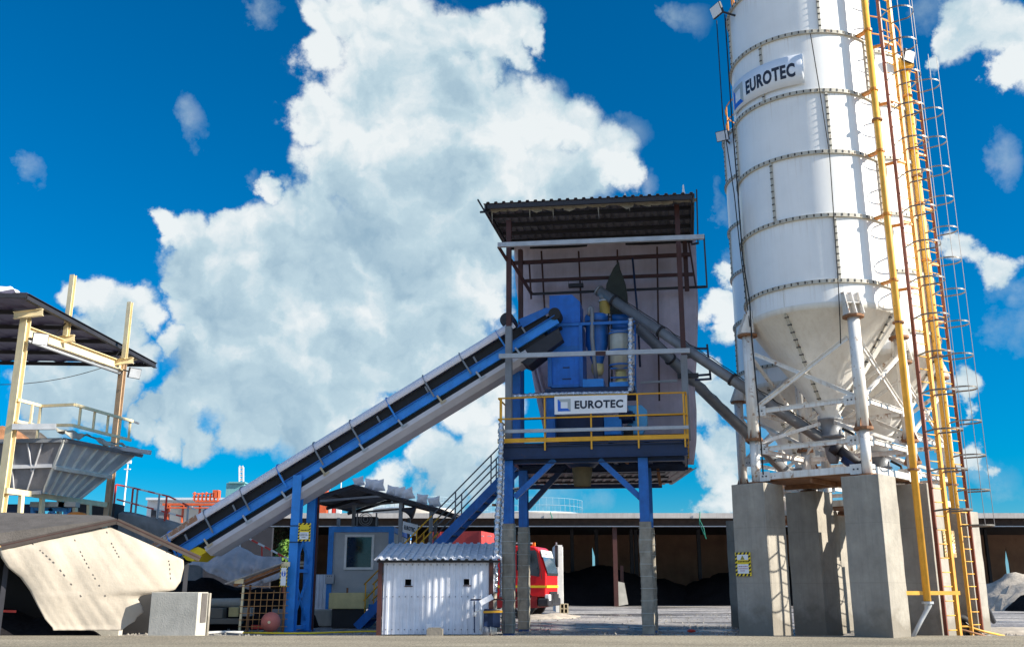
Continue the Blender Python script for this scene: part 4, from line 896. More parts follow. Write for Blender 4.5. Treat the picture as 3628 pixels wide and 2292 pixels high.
# ================================================================= inclined belt conveyor
CK = .35                                                     # near side plane of the conveyor in the tower frame
cv = T('belt_conveyor', 'long inclined blue belt conveyor with pale cover rising from the hut to the tower', 'conveyor', TW.p(1040, 2234, CK))
tA, tB = (545, 1912), (1812, 1133)        # photo: upper edge of cover, low end, high end
def cvp(t, off, k):                         # t along belt 0..1, off px below the cover's upper edge (perpendicular-ish), k depth
    u = tA[0]+(tB[0]-tA[0])*t; v = tA[1]+(tB[1]-tA[1])*t; return TW.p(u, v, CK)
Pa, Pb = cvp(0, 0, 0), cvp(1, 0, 0); D_ = (Pb-Pa).normalized(); N_ = TW.K.cross(D_).normalized()
if N_.z < 0: N_ = -N_
Ln = (Pb-Pa).length; CWd = .85
def C(l, n, k): return Pa+D_*l+N_*n+TW.K*k          # n: height above the cover top edge line (negative is below)
# cover: curved galvanised sheet
def coverf(a, b):
    ang = pi*(b); return C(.0+Ln*a, -.26+.30*sin(ang)**.6 if 0 < b < 1 else -.26, CWd/2-(CWd/2+.06)*cos(ang))
mb = MB(); mb.grid(coverf, 24, 14); mb.build('cover', m_cover, cv, solid=.006)
nb_ = 9
for i in range(nb_+1):
    l = Ln*(i+.35)/(nb_+.8)
    mb = MB(); pts = [C(l, -.27+(.33*sin(pi*b)**.6 if 0 < b < 1 else 0), CWd/2-(CWd/2+.075)*cos(pi*b)) for b in [j/14 for j in range(15)]]
    for p, q in zip(pts[:-1], pts[1:]): mb.bar(p, q, .035, .010, D_)
    for k in (-.07, CWd+.07): mb.bar(C(l, -.24, k), C(l+.02, -.72, k), .045, .02, TW.K)
    mb.build('cover_hoop', m_grey if i % 3 else m_blue2, cv)
# side girders
gl = Ln+1.05
for k in (0, CWd):
    MB().ibeam(C(.45, -.66, k), C(gl, -.66, k), .10, .25, .02).build('girder', m_blue2, cv)
    MB().bar(C(.45, -.545, k), C(gl, -.545, k), .13, .02).build('girder_rail', m_blue, cv)
# belts
mb = MB(); mb.grid(lambda a, b: C(.2+(gl-.2)*a, -.43-.08*sin(pi*b), .08+(CWd-.16)*b), 20, 6); mb.build('belt', m_black, cv, solid=.015)
mb = MB(); mb.grid(lambda a, b: C(.2+(gl-.2)*a, -.86, .08+(CWd-.16)*b), 20, 2); mb.build('return_belt', m_black, cv, solid=.015)
for i in range(16):
    l = .6+(gl-1)*i/15
    mb = MB(); mb.tube([C(l, -.50, .1), C(l, -.55, .3)], .05, 10); mb.tube([C(l, -.55, .32), C(l, -.55, .53)], .05, 10); mb.tube([C(l, -.55, .55), C(l, -.50, .75)], .05, 10); mb.build('roller', m_dark, cv)
    if i % 2 == 0: MB().bar(C(l+.25, -.33, -.01), C(l+.25, -.54, -.01), .05, .02, TW.K).build('roller_bracket', m_grey, cv)
for k in (.07, CWd-.07):  # black panels put in as the dark shade of the belt gaps
    MB().bar(C(.3, -.40, k), C(gl-.2, -.40, k), .015, .27).build('gap_shade', m_black, cv)
    MB().bar(C(.6, -.84, k), C(gl-.5, -.84, k), .015, .12).build('gap_shade', m_black, cv)
# lower pan
n0, n1, n2 = -.93, -1.05, -1.18
prof = [(0-.04, n0), (-.05, n1), (.12, n2), (CWd-.12, n2), (CWd+.05, n1), (CWd+.04, n0)]
mb = MB(); mb.grid(lambda a, b: C(1.2+(Ln-1.3)*a, prof[min(int(round(b*5)), 5)][1], prof[min(int(round(b*5)), 5)][0]), 12, 5, False); mb.build('drip_pan', m_pan, cv, solid=.005)
for i in range(9):
    l = 1.3+(Ln-1.6)*i/8.0
    mb = MB(); mb.bar(C(l, -.74, -.07), C(l+.03, -.97, -.07), .05, .02, TW.K); mb.bar(C(l-.02, -.98, -.07), C(l+.16, -.97, -.07), .05, .02, TW.K); mb.build('pan_hanger', m_brick if i % 3 == 0 else m_lgrey, cv)
mb = MB(); mb.prism([TW.p(u, v, CK) for u, v in ((640, 1962), (700, 1936), (736, 1950), (682, 1988), (662, 1984))], TW.K*CWd); mb.build('tail_chute', m_hiyel, cv)
MB().bar(C(-.3, -.2, -.05), C(1.35, -.14, -.05), .012, .22).build('rusty_side_plate', M('rust stained plate', (.55, .52, .47), .6, rust=.75, rscale=3.5, rcol=(.35, .14, .05)), cv)
# head drum
q = C(gl+.02, -.50, 0); MB().tube([q-TW.K*.05, q+TW.K*(CWd+.05)], .165, 20).build('head_drum', m_black, cv)
q = C(gl-1.15, .12, 0); MB().tube([q+TW.K*.15, q+TW.K*(CWd-.1)], .20, 20).build('drive_motor', m_dark, cv)
mb = MB(); mb.prism([C(gl-.9, -.36, -.02), C(gl-.9, -.10, -.02), C(gl-.1, -.22, -.02), C(gl+.1, -.4, -.02)], TW.K*.02); mb.build('guard_plate', m_blue, cv)
MB().prism([C(gl-1.6, -.9, .05), C(gl-.1, -.88, .05), C(gl-.15, -1.2, .05), C(gl-1.3, -1.32, .05)], TW.K*(CWd-.1)).build('rear_pan', m_dark, cv)
# support trestle
def post(u0, v0, u1, v1, k, w=.26):
    p = TW.p(u0, v0, k); s, z = TW.sz(u0, v0, k); s1, z1 = TW.sz(u1, v1, k); sm = (s+s1)/2; return TW.w(sm, k, 0), z1
pA, zA = post(1030, 2234, 1058, 1684, CK+.02); pB_, zB_ = post(1087, 2226, 1110, 1712, CK+.95)
for p_, z_ in ((pA, zA), (pB_, zB_)):
    MB().ibeam(p_, Vector((p_.x, p_.y, z_)), .24, .22, .02, TW.K).build('support_leg', m_blue2, cv)
    MB().box(p_+ZZ*.02, (.36, .36, .04), TW.ax).build('base_plate', m_blue, cv)
zz_ = [.12, 1.55, 3.9]
for z in zz_: MB().bar(pA+ZZ*z, pB_+ZZ*z, .06, .09).build('support_rail', m_blue2, cv)
for a, b in ((.15, 1.5), (1.5, .15), (1.6, 3.0), (3.0, 1.6)): MB().bar(pA+ZZ*a, pB_+ZZ*b, .05, .05).build('support_brace', m_blue2, cv)
MB().bar(pB_+TW.S*.17, Vector((pB_.x, pB_.y, zB_-.3))+TW.S*.17, .05, .05, TW.K).build('conduit', m_brown, cv)
for z in (2.28, 2.70): MB().box(pA+ZZ*z, (.26, .26, .02), TW.ax).build('band', m_black, cv)
# ================================================================= safety signs
def stripes_sign(label, fr, c00, s, k, z0, w, h, kind=0, plate=None, chev=None):
    t = T('safety_sign', label, 'sign', fr.w(s+w/2, k, z0)); b = w*.13
    fr.box(MB(), s, s+w, k-.008, k+.008, z0, z0+h).build('plate', plate or m_hiyel, t)
    mb = MB(); n = 5
    def para(sa, za, dx, dz, tx_, tz): mb.add([fr.w(s+sa, k-.011, z0+za), fr.w(s+sa+dx, k-.011, z0+za+dz), fr.w(s+sa+dx+tx_, k-.011, z0+za+dz+tz), fr.w(s+sa+tx_, k-.011, z0+za+tz)], [(0, 1, 2, 3)])
    nx = max(3, int(w/.09)); st = w/nx
    for i in range(nx):
        para(i*st+st*.1, 0, st*.5, 0, st*.35 if i < nx-1 else st*.2, b); para(i*st+st*.1, h-b, st*.5, 0, st*.35 if i < nx-1 else st*.2, b)
    nz = int(h/.09); st = (h-2*b)/nz
    for i in range(nz):
        para(0, b+i*st+st*.1, 0, st*.5, b, st*.3); para(w-b, b+i*st+st*.1, 0, st*.5, b, st*.3)
    mb.build('chevrons', chev or m_black, t)
    mb = MB(); zs = h-b
    if kind == 1: fr.box(mb, s+b*1.1, s+w-b*1.1, k-.016, k-.0105, z0+b*1.2, z0+h*.50); mb.build('white_panel', m_sign, t)
    elif kind == 2:
        fr.box(mb, s+b*1.1, s+w-b*1.1, k-.016, k-.0105, z0+b*1.1, z0+h*.50); fr.box(mb, s+b*1.1, s+w-b*1.1, k-.016, k-.0105, z0+h*.68, z0+h*.90); mb.build('white_panel', m_sign, t)
        c = fr.w(s+w/2, k-.019, 0); tr = MB(); tr.add([fr.w(s+w*.36, k-.019, z0+h*.69), fr.w(s+w*.64, k-.019, z0+h*.69), fr.w(s+w*.5, k-.019, z0+h*.88)], [(0, 1, 2)]); tr.build('triangle', M('triangle yellow', (.35, .30, .03), .5), t)
    else:
        fr.box(mb, s+b*1.1, s+w-b*1.1, k-.016, k-.0105, z0+b*1.1, z0+h-b*1.1); mb.build('white_panel', m_sign, t)
        ci = MB(); cc_ = fr.w(s+w/2, k-.019, z0+h*.64); rr = w*.30
        ci.add([cc_]+[cc_+fr.S*rr*cos(a*pi/10)+ZZ*rr*1.25*sin(a*pi/10) for a in range(20)], [(0, i+1, (i+1) % 20+1) for i in range(20)]); ci.build('blue_disc', m_sblue, t)
        wf = MB(); fr.box(wf, s+w*.43, s+w*.57, k-.024, k-.0215, z0+h*.52, z0+h*.68); wf.lathe(fr.w(s+w/2, k-.022, z0+h*.72), [(0, -.03), (.025, -.02), (.025, .02), (0, .03)], 8); wf.build('figure', m_sign, t)
    # lines of small print
    tm = M('red print', (.45, .10, .16), .6) if kind == 2 else m_text
    if kind in (1, 2):
        pr = MB()
        for i, y in enumerate((.40, .31, .22)):
            a, c_ = (.2, .8) if i < 2 else (.32, .66)
            x = s+w*a
            rn = random.Random(i+kind)
            while x < s+w*c_-.01:
                l_ = rn.uniform(.015, .045); fr.box(pr, x, min(x+l_, s+w*c_), k-.0185, k-.0165, z0+h*y-.008, z0+h*y+.010); x += l_+.010
        pr.build('printed_lines', tm, t)
        pr = MB(); x = s+w*.2; rn = random.Random(9)
        while x < s+w*.8: l_ = rn.uniform(.02, .04); fr.box(pr, x, x+l_, k-.0135, k-.0115, z0+h*.585, z0+h*.635); x += l_+.012
        pr.build('heading', m_black, t)
    return t
AW = Fr(*G(1062, 2236).xy, 14)
s_a, z_a = TW.sz(1056, 1917, CK-.1); s_b, z_b = TW.sz(1103, 1852, CK-.1)
stripes_sign('yellow and black framed warning sign fixed to the blue conveyor support leg', TW, None, s_a, CK-.12, z_a, s_b-s_a, z_b-z_a, 1)
# sign on the left pillar: pillar front face is turned by 45 degrees
x, y = legpos(SC, 0); PF = Fr(x, y, 45)
s_a, z_a = PF.sz(2610, 2040, -.44); s_b, z_b = PF.sz(2659, 1955, -.44)
stripes_sign('yellow and black framed warning sign with red print on the left concrete pillar', PF, None, s_a, -.455, z_a, s_b-s_a, z_b-z_a, 2)

x, y = legpos(SC, 2); PG = Fr(x, y, -45)
s_a, z_a = PG.sz(3347, 1972, -.515); s_b, z_b = PG.sz(3376, 1880, -.515)
stripes_sign('narrow sun bleached notice with yellow and black edges on the pillar behind the ladder', PG, None, s_a, -.53, z_a, s_b-s_a, z_b-z_a, 1, m_cream, m_rust)
# ================================================================= tarpaulin hut at left
HT = Fr(-11.0, 22.0, -25)
zl, zp, zr = 2.03, 2.58, 1.80; wE, wP = 3.87, 2.13
ht = T('covered_hut', 'low hut with dark felt gable roof and cream tarpaulin front in the left foreground', 'hut', HT.w(0, 0, 0))
m_felt = M('dark roofing felt', (.10, .09, .085), .9, var=.3, scale=3, bump=.6, bscale=30)
mb = MB(); mb.prism([HT.w(-.12, -.25, zl-.02), HT.w(wP, -.25, zp+.02), HT.w(wP, 3.4, zp+.32), HT.w(-3.0, 3.4, zp+.34), HT.w(-3.5, -.25, zl-.3)], ZZ*.03); mb.build('roof', m_felt, ht)
mb = MB(); mb.prism([HT.w(wP, -.25, zp+.02), HT.w(wE+.12, -.25, zr+.0), HT.w(wE+.12, 3.4, zr+.2), HT.w(wP, 3.4, zp+.32)], ZZ*.03); mb.build('roof', m_felt, ht)
m_fas = M('weathered fascia', (.055, .042, .038), .85, var=.35, rust=.08, rcol=(.14, .05, .03))
for a, b, za, zb__ in ((-.14, wP, zl-.05, zp+.0), (wP, wE+.14, zp+.0, zr-.03)):
    MB().bar(HT.w(a, -.28, za), HT.w(b, -.28, zb__), .04, .13).build('fascia', m_fas, ht)
    MB().bar(HT.w(a, -.305, za+.02), HT.w(b, -.305, zb__+.02), .010, .012).build('fascia_trim', m_brown, ht)
for s, h in ((.0, zl), (wE-.1, zr)): MB().bar(HT.w(s, .1, 0), HT.w(s, .1, h-.1), .1, .1, HT.K).build('post', m_dark, ht)
MB().bar(HT.w(.9, .6, 0), HT.w(1.6, .5, 1.2), .12, .12, HT.K).build('leaning_beam', m_cream, ht)
MB().bar(HT.w(.3, .5, .62), HT.w(-.6, .5, .66), .05, .05).build('red_rail', m_redpaint, ht)
LBt = [(1940, -6), (1975, 4), (2010, 28), (2045, 72), (2092, 106), (2139, 130), (2191, 158), (2222, 186), (2250, 192)]
RBt = [(1860, 400), (1975, 650), (2010, 652), (2060, 640), (2090, 618), (2100, 560), (2108, 500), (2122, 488), (2150, 505), (2168, 508), (2185, 486), (2200, 478), (2215, 452), (2232, 430)]
def topv(u):
    q = interp([(-20, 1944), (9, 1938), (387, 1866), (660, 1985)], u); return q
def tf(a, b):
    # march down from the rake; left and right bounds depend on height
    v = 1866+(2232-1866)*b
    ul = interp([(1866, 387)]+LBt, v) if v < 1940 else interp(LBt, v)
    if v < 1938: ul = 387-(387-9)*(v-1866)/(1938-1866)
    ur = 387+(660-387)*(v-1866)/(1985-1866) if v < 1985 else interp(RBt, v)
    u = ul+(ur-ul)*a; q = HT.p(u, v, -.22); h = (2232-v)/366
    return q-HT.K*(.16*sin(pi*min(1, max(0, b*1.05)))*sin(pi*a)**.7+.08*nn.noise(Vector((q.x*.9, q.z*.7+q.x*.6, 2)))+.028*nn.noise(Vector((q.x*3.2+q.z*2.2, q.z*.5-q.x*.3, 4)))+.012*nn.noise(Vector((q.x*8+q.z*5.5, q.z*.8-q.x*.4, 4))))
mb = MB(); mb.grid(tf, 60, 70)
tpn = mb.build('tarpaulin', m_tarp2, solid=.006); tag(tpn, 'large cream tarpaulin stretched over the hut front, torn at its lower right corner', 'tarpaulin')
def tfp(u, v):
    q = HT.p(u, v, -.22); b = (v-1866)/366; ul = interp(LBt, v) if v > 1940 else 387-(387-9)*(v-1866)/72; ur = 387+273*(v-1866)/119 if v < 1985 else interp(RBt, v); a = min(1, max(0, (u-ul)/(ur-ul)))
    return q-HT.K*(.16*sin(pi*min(1, max(0, b*1.05)))*sin(pi*a)**.7+.08*nn.noise(Vector((q.x*.9, q.z*.7+q.x*.6, 2)))+.028*nn.noise(Vector((q.x*3.2+q.z*2.2, q.z*.5-q.x*.3, 4)))+.012*nn.noise(Vector((q.x*8+q.z*5.5, q.z*.8-q.x*.4, 4)))+.012)
ORG[tpn.name] = Vector(tpn.location)
for seam in ([(115, 1925), (150, 1955), (200, 2000), (250, 2065), (295, 2120)], [(264, 1910), (290, 1965), (320, 2020), (350, 2070), (378, 2118)], [(378, 1882), (400, 1935), (425, 1980)], [(590, 1952), (600, 1995), (604, 2060)]):
    mb = MB()
    for i, ((u0, v0), (u1, v1)) in enumerate(zip(seam[:-1], seam[1:])):
        for j in range(4):
            if (i*5+j*j) % 3 == 1: continue
            a0, a1 = j/4, (j+.45)/4; mb.bar(tfp(u0+(u1-u0)*a0, v0+(v1-v0)*a0), tfp(u0+(u1-u0)*a1, v0+(v1-v0)*a1), .008, .012)
    mb.build('stitched_seam', m_felt, tpn)
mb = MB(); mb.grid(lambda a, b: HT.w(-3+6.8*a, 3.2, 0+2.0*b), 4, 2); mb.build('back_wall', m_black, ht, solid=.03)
pile('dark_heap', 'dark heap inside the tarpaulin hut', 'heap', [(-11.9, 23.2, 1.5, 1.0), (-10.4, 23.4, 1.1, .7)], m_coal, 4, n=26)
mb = MB(); mb.tube([G(0, 2229), G(60, 2222)+ZZ*.1, G(180, 2218)+ZZ*.12, G(340, 2222)+ZZ*.1], .05, 10); tag(mb.build('white_pipe', m_skin), 'white wrapped pipe lying on the ground under the hut tarpaulin', 'pipe')
q = G(240, 2247); tag(MB().box(q+ZZ*.1, (2.6, .25, .26)).build('kerb_stone', m_conc2), 'long pale kerb stone on the ground below the hut tarpaulin', 'kerb')
# concrete block beside the hut
BK = Fr(*P(524, 2240, 22.6).xy, 8)
w_ = BK.sz(700, 2150, 0)[0]; h_ = BK.sz(610, 2097, 0)[1]
bk = T('concrete_block', 'big grey concrete block standing right of the tarpaulin hut', 'block', BK.w(0, 0, 0))
BK.box(MB(), .0, w_, 0, .5, 0, h_).build('front_slab', m_conc2, bk, bevel=.012)
BK.box(MB(), w_+.003, w_+.012, .16, .44, .38, h_-.02).build('recess_shade', m_felt, bk); BK.box(MB(), w_-.4, w_+.03, .52, .60, 0, h_-.02).build('rear_slab', m_conc, bk, bevel=.01)  # flat dark panel standing in for the shade of a recess
# ================================================================= aggregate gantry and feed hopper at far left
m_plate = M('dusty hopper plate', (.50, .50, .53), .5, .1, var=.25, scale=2, streak=.35, scol=(.70, .67, .60), rust=.06)
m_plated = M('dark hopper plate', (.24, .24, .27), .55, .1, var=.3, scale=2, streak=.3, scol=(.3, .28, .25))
gy = T('gantry', 'beige steel gantry with flat sheet roof over the feed hopper at far left', 'gantry', P(40, 2250, 27)*Vector((1, 1, 0)) if False else Vector((-13.85, 27, 0)))
pA1, pA2 = Vector((-13.85, 27, 0)), Vector((-12.85, 31.7, 0))
dg = (pA2-pA1).normalized(); dl = Vector((-dg.y, dg.x, 0))
MB().ibeam(pA1, pA1+ZZ*8.55, .22, .20, .02, dg).build('post', m_beige, gy); MB().ibeam(pA2, pA2+ZZ*8.5, .18, .18, .02, dg).build('post', M('tan rusty post', (.48, .34, .22), .6, var=.25, rust=.25), gy)
MB().ibeam(pA1+ZZ*8.15+dg*.12, pA2+ZZ*8.15-dg*.1, .2, .30, .02).build('top_beam', m_beige, gy)
MB().tube([pA1+ZZ*7.9+dg*.1, pA2+ZZ*7.9], .05, 8).build('conduit', m_lgrey, gy)
def pgt(u, v, Y0): return P(u, v, Y0)
for (u0, v0, u1, v1, Y) in ((49, 1118, 152, 1106, 26.6), (166, 1208, 264, 1198, 28.6), (385, 1285, 472, 1277, 31.3), (440, 1280, 490, 1262, 33.2)):
    MB().ibeam(P(u0, v0, Y), P(u1, v1, Y+.0), .12, .20, .015).build('bracket_arm', m_beige, gy)
for (u0, v0, u1, v1, Y) in ((257, 975, 237, 1190, 28.5), (461, 1071, 441, 1270, 31.2)):
    a_, b_ = P(u0, v0, Y), P(u1, v1, Y); b_.x = a_.x = (a_.x+b_.x)/2; MB().ibeam(b_, a_, .15, .13, .015, dg).build('stub_post', m_beige, gy)
MB().bar(P(232, 1145, 28.4), P(190, 1195, 28.4), .03, .03).build('stay', m_dark, gy); MB().bar(P(433, 1235, 31.2), P(403, 1270, 31.2), .03, .03).build('stay', m_dark, gy)
zR = 8.95
mb = MB(); R0 = Vector((-13.35, 25.9, zR)); mb.corr(R0, Vector((-12, -.8, 0)), Vector((.55, 8.5, -.05)), .9, .03, 2); mb.build('roof', M('roof sheet navy', (.10, .09, .17), .5, .1, var=.3, streak=.3, scol=(.12, .11, .13)), gy, solid=.006)
for f in (0.0, .2, .4, .6, .8, 1.0):
    p = R0+Vector((.55, 8.5, -.05))*f; MB().bar(p+Vector((-.0, 0, -.1)), p+Vector((-12, -.8, -.1)), .07, .12).build('purlin', m_dark, gy)
MB().ibeam(R0+Vector((.02, 0, -.12)), R0+Vector((.58, 8.5, -.17)), .12, .18, .015).build('edge_beam', m_dark, gy)
# lower beige ladder frame
a0, a1 = P(20, 1737, 26.9), P(376, 1788, 31.6); b0_, b1_ = P(12, 1838, 26.9), P(376, 1862, 31.6)
MB().bar(a0, a1, .10, .15).build('rail_beam', m_beige, gy); MB().bar(b0_, b1_, .10, .13).build('rail_beam', m_beige, gy)
for f in (.14, .33, .50, .66, .81): MB().bar(b0_.lerp(b1_, f), a0.lerp(a1, f), .10, .13, dg).build('rail_post', m_beige, gy)
# floodlights
flood('white floodlight on the left gantry post', P(143, 1201, 27.0), (.55, -.8, -.3), .42, P(100, 1200, 27), m_sign)
flood('grey floodlight on the rear gantry post under the roof edge', P(476, 1322, 31.2), (.75, -.6, -.25), .42, P(437, 1310, 31.6), m_lgrey)
MB_ = MB(); MB_.tube(sag(P(0, 1362, 30), P(370, 1300, 32), .15), .012, 5); tag(MB_.build('overhead_wire', m_black), 'thin overhead wire crossing under the gantry roof', 'wire')
for i, (u, v, Y) in enumerate(((48, 1040, 26.2), (222, 1105, 28.8), (312, 1158, 30.6), (398, 1208, 32.3))):
    p = P(u, v, Y); p.z = zR+.06; p.x -= .25
    bag(('first', 'second', 'third', 'fourth')[i]+' white bag from the left on the gantry roof edge', p, (.32, .18, .12, .26)[i], i*.5, 'sandbag', 'white bags on the gantry roof')
# hopper
hp = T('feed_hopper', 'grey ribbed steel feed hopper tapering down behind the beige frame', 'hopper', Vector((-13, 28.5, 3.6)))
c0, c1, c2, c3 = P(223, 1556, 27.5), P(480, 1607, 30.55), P(283, 1764, 29.7), P(150, 1744, 28.0)
l0, l1 = P(-260, 1566, 27.3), P(-190, 1760, 27.9)
def skin(mb, q, n1=6, n2=6): return mb.grid(lambda a, b: (q[0].lerp(q[1], a)).lerp(q[3].lerp(q[2], a), b), n1, n2, False)
mb = MB(); skin(mb, (c0, c1, c2, c3)); mb.build('side_plate', m_plate, hp, solid=.02)
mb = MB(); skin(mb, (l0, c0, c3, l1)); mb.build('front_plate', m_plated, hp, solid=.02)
nrm_ = (c1-c0).cross(c3-c0).normalized()
if nrm_.y > 0: nrm_ = -nrm_
def hq(a, b): return (c0.lerp(c1, a)).lerp(c3.lerp(c2, a), b)+nrm_*.04
m_chan = M('pale dusty channel', (.72, .70, .64), .6, var=.2)
for a in (.0, .15, .31, .46, .62, .78, .985): MB().bar(hq(a, 0), hq(a, 1), .05, .07, nrm_).build('rib', m_chan, hp)
MB().bar(hq(-.01, .50)+nrm_*.04, hq(1.01, .50)+nrm_*.04, .10, .12, nrm_).build('stiffener', m_chan, hp)
MB().bar(hq(0, 0), hq(1.08, 0), .10, .12, nrm_).build('rim', m_grey, hp)
def hl(a, b): return (l0.lerp(c0, a)).lerp(l1.lerp(c3, a), b)+Vector((0, -.05, 0))
for a, bb in ((.62, 1), (.75, .6), (.86, 1.0)): MB().bar(hl(a, .06), hl(a+.09 if a < .8 else a-.02, bb), .04, .05).build('rib', m_plate, hp)
MB().bar(hl(.3, .5), hl(1, .5), .06, .1).build('stiffener', m_plate, hp); MB().bar(hl(.3, .02), hl(1, .02), .08, .12).build('rim', m_grey, hp)
MB().bar(hl(.4, 1), hl(1, 1), .08, .1).build('rim', m_plate, hp)
MB().bar(P(395, 1585, 29.8), P(535, 1603, 30.0), .15, .12).build('spill_edge', m_lgrey, hp)
# walkway railing round the hopper
rg = T('guard_rail', 'beige guard rail with uprights standing round the top of the feed hopper', 'railing', P(60, 1560, 27))
TRp = [(62, 1416, 27.0), (146, 1438, 28.0), (264, 1433, 27.75), (470, 1492, 30.7)]
LRp = [(58, 1492, 27.0), (124, 1506, 28.0), (257, 1506, 27.75), (463, 1559, 30.7)]
for R__ in (TRp, LRp):
    for a, b in zip(R__[:-1], R__[1:]): MB().bar(P(*a), P(*b), .06, .08).build('rail', m_beige, rg)
for u, vt, vb, Y in ((116, 1430, 1500, 27.6), (145, 1438, 1556, 28.0), (287, 1440, 1508, 28.1), (337, 1453, 1521, 28.8), (385, 1467, 1536, 29.5), (428, 1480, 1600, 30.1), (462, 1490, 1560, 30.7)):
    q0_, q1_ = P(u-3, vb, Y), P(u, vt, Y); q0_.x = q1_.x; MB().bar(q0_, q1_, .06, .06).build('upright', m_beige, rg)
MB().bar(P(44, 1512, 26.9), P(198, 1511, 27.2), .12, .16).build('walkway_beam', m_lgrey, rg); MB().bar(P(470, 1492, 30.7), P(492, 1500, 31), .05, .05).build('rail', m_grey, rg)
tr = MB(); tr.grid(lambda a, b: P(200+290*a+(30 if b > .5 else 0)*(1-a), 1514+74*a+(20+16*sin(a*14))*b*(.45+.55*(1-a)), 27.4+3.2*a-.15)+Vector((0, .12*nn.noise(Vector((a*9, b*3, 0))), .1*nn.noise(Vector((a*12, b*4, 7))))), 30, 5)
tag(tr.build('torn_cloth', M('torn dirty cloth', (.36, .34, .29), .9, var=.4), solid=.01), 'torn dirty cloth strip caught along the walkway above the hopper', 'cloth')
pile_m = M('reddish gravel', (.42, .20, .10), .95, var=.35, bump=.8)
tag(MB().lathe(P(0, 1580, 29.5), [(0, .62), (.5, .45), (1.1, .05), (1.3, -.2)], 20).build('gravel_heap', pile_m), 'reddish heap of gravel filling the left part of the hopper', 'heap')
tag(MB().lathe(P(86, 1582, 31), [(0, .68), (.45, .45), (.9, .1), (1.1, -.2)], 20).build('gravel_heap', m_felt), 'dark grey heap showing above the hopper rim', 'heap')
# blue machine below the hopper
bm = T('feeder_machine', 'bright blue feeder frame below the hopper seen between beige uprights', 'machine', P(180, 1846, 29))
m_sky = M('feeder blue', (.06, .30, .68), .45, var=.2)
for a, b, w in (((122, 1795), (250, 1800), .2), ((115, 1830), (118, 1790), .1), ((178, 1800), (205, 1846), .1), ((180, 1815), (160, 1846), .1), ((235, 1800), (236, 1846), .2), ((150, 1800), (152, 1846), .1)): MB().bar(P(*a, 29), P(*b, 29), .1, w).build('frame_member', m_sky, bm)
for u in (145, 205, 245): MB().box(P(u, 1787, 28.8), (.5, .3, .14)).build('cushion_block', m_conc2, bm)
MB().box(P(60, 1805, 29.4), (1.2, .3, .3)).build('beam', m_navy, bm)
tag(MB().lathe(P(270, 1850, 28.6), [(0, .30), (.2, .27), (.42, .13), (.5, 0)], 20).build('plastic_cover', m_orange), 'orange plastic cover behind the hut roof', 'cover')
# dark sheds between
tag(MB().box(P(335, 1830, 33)+Vector((0, 0, -.6)), (1.6, .8, 2.0)).build('metal_cabinet', m_dark), 'dark metal cabinet behind the beige gantry frame', 'cabinet')
# ================================================================= ramp wall and red white railing
m_rock = M('rough concrete wall', (.24, .235, .23), .95, var=.4, scale=1.8, bump=1, bscale=8)
def wallf(a, b):
    u = 395+335*a; vt = interp([(395, 1812), (470, 1820), (583, 1842), (700, 1880), (730, 1900)], u); q = P(u, vt, 33+a*1.0); q.z *= b
    return q+Vector((0, .25*nn.noise(Vector((q.x*1.2, q.z*1.5, 0))), 0))
mb = MB(); mb.grid(wallf, 30, 10); tag(mb.build('ramp_wall', m_rock, solid=.3), 'rough grey concrete ramp wall behind the lower conveyor end', 'wall')
rr_ = T('guard_rail', 'red and white banded guard rail along the ramp wall', 'railing', P(412, 1812, 33))
def banded(mbp, a, b, w, n, par, cols=None):
    cols = cols or (m_redpaint, m_wpaint)
    for i in range(n): MB().bar(a.lerp(b, i/n), a.lerp(b, (i+1)/n), w, w).build('band', cols[i % 2], par)
tpz = [(412, 1716, 33), (473, 1728, 33.2), (599, 1758, 33.6), (692, 1804, 34)]
for i, (a, b) in enumerate(zip(tpz[:-1], tpz[1:])): banded(None, P(*a), P(*b), .05, (2, 5, 4)[i], rr_)
banded(None, P(413, 1768, 33), P(649, 1830, 33.8), .05, 9, rr_)
for u, v0, v1 in ((411, 1716, 1812), (472, 1728, 1820), (488, 1732, 1822), (565, 1750, 1838), (591, 1757, 1845), (667, 1792, 1875)):
    a, b = P(u, v1, 33.3), P(u, v0, 33.3); a.x = b.x; MB().bar(a, b, .05, .05).build('upright', m_redpaint if u in (411, 472, 591) else m_lgrey, rr_)
# heap covered with grey cloth
pile('dark_heap', 'black heap of aggregate under the grey cover below the conveyor', 'heap', [(-9.2, 30.3, 2.3, 1.9), (-7.9, 30.8, 2.2, 1.6), (-10.3, 30.2, 1.8, 1.5)], m_coal, 9, n=36, rough=.2)
def cov(a, b):
    u = 645+355*a; vt = interp([(645, 1985), (690, 1955), (735, 1930), (800, 1916), (850, 1936), (905, 1968), (950, 1970), (1013, 1974)], u); vb = interp([(645, 2000), (700, 2004), (770, 2040), (830, 2070), (880, 2090), (1013, 2040)], u)
    v = vt+(vb-vt)*b; q = P(u, v, 30.6-1.3*sin(b*1.5)); return q+Vector((0, .4*nn.noise(Vector((q.x*1.6, q.z*1.4, 0)))+.22*nn.noise(Vector((q.x*4, q.z*3, 3)))+.08*nn.noise(Vector((q.x*10, q.z*7, 3))), .06*nn.noise(Vector((q.x*2, q.y, 5)))))
mb = MB(); mb.grid(cov, 90, 36); tag(mb.build('cover_sheet', m_tarp3, solid=.02), 'crumpled grey cover sheet draped over the black heap below the conveyor', 'cover')
tag(MB().tube([P(728, 2136, 28.6), P(860, 2134, 28.6)], .13, 14).build('fallen_log', m_conc2), 'pale round log or pipe lying behind the wire cage', 'log')
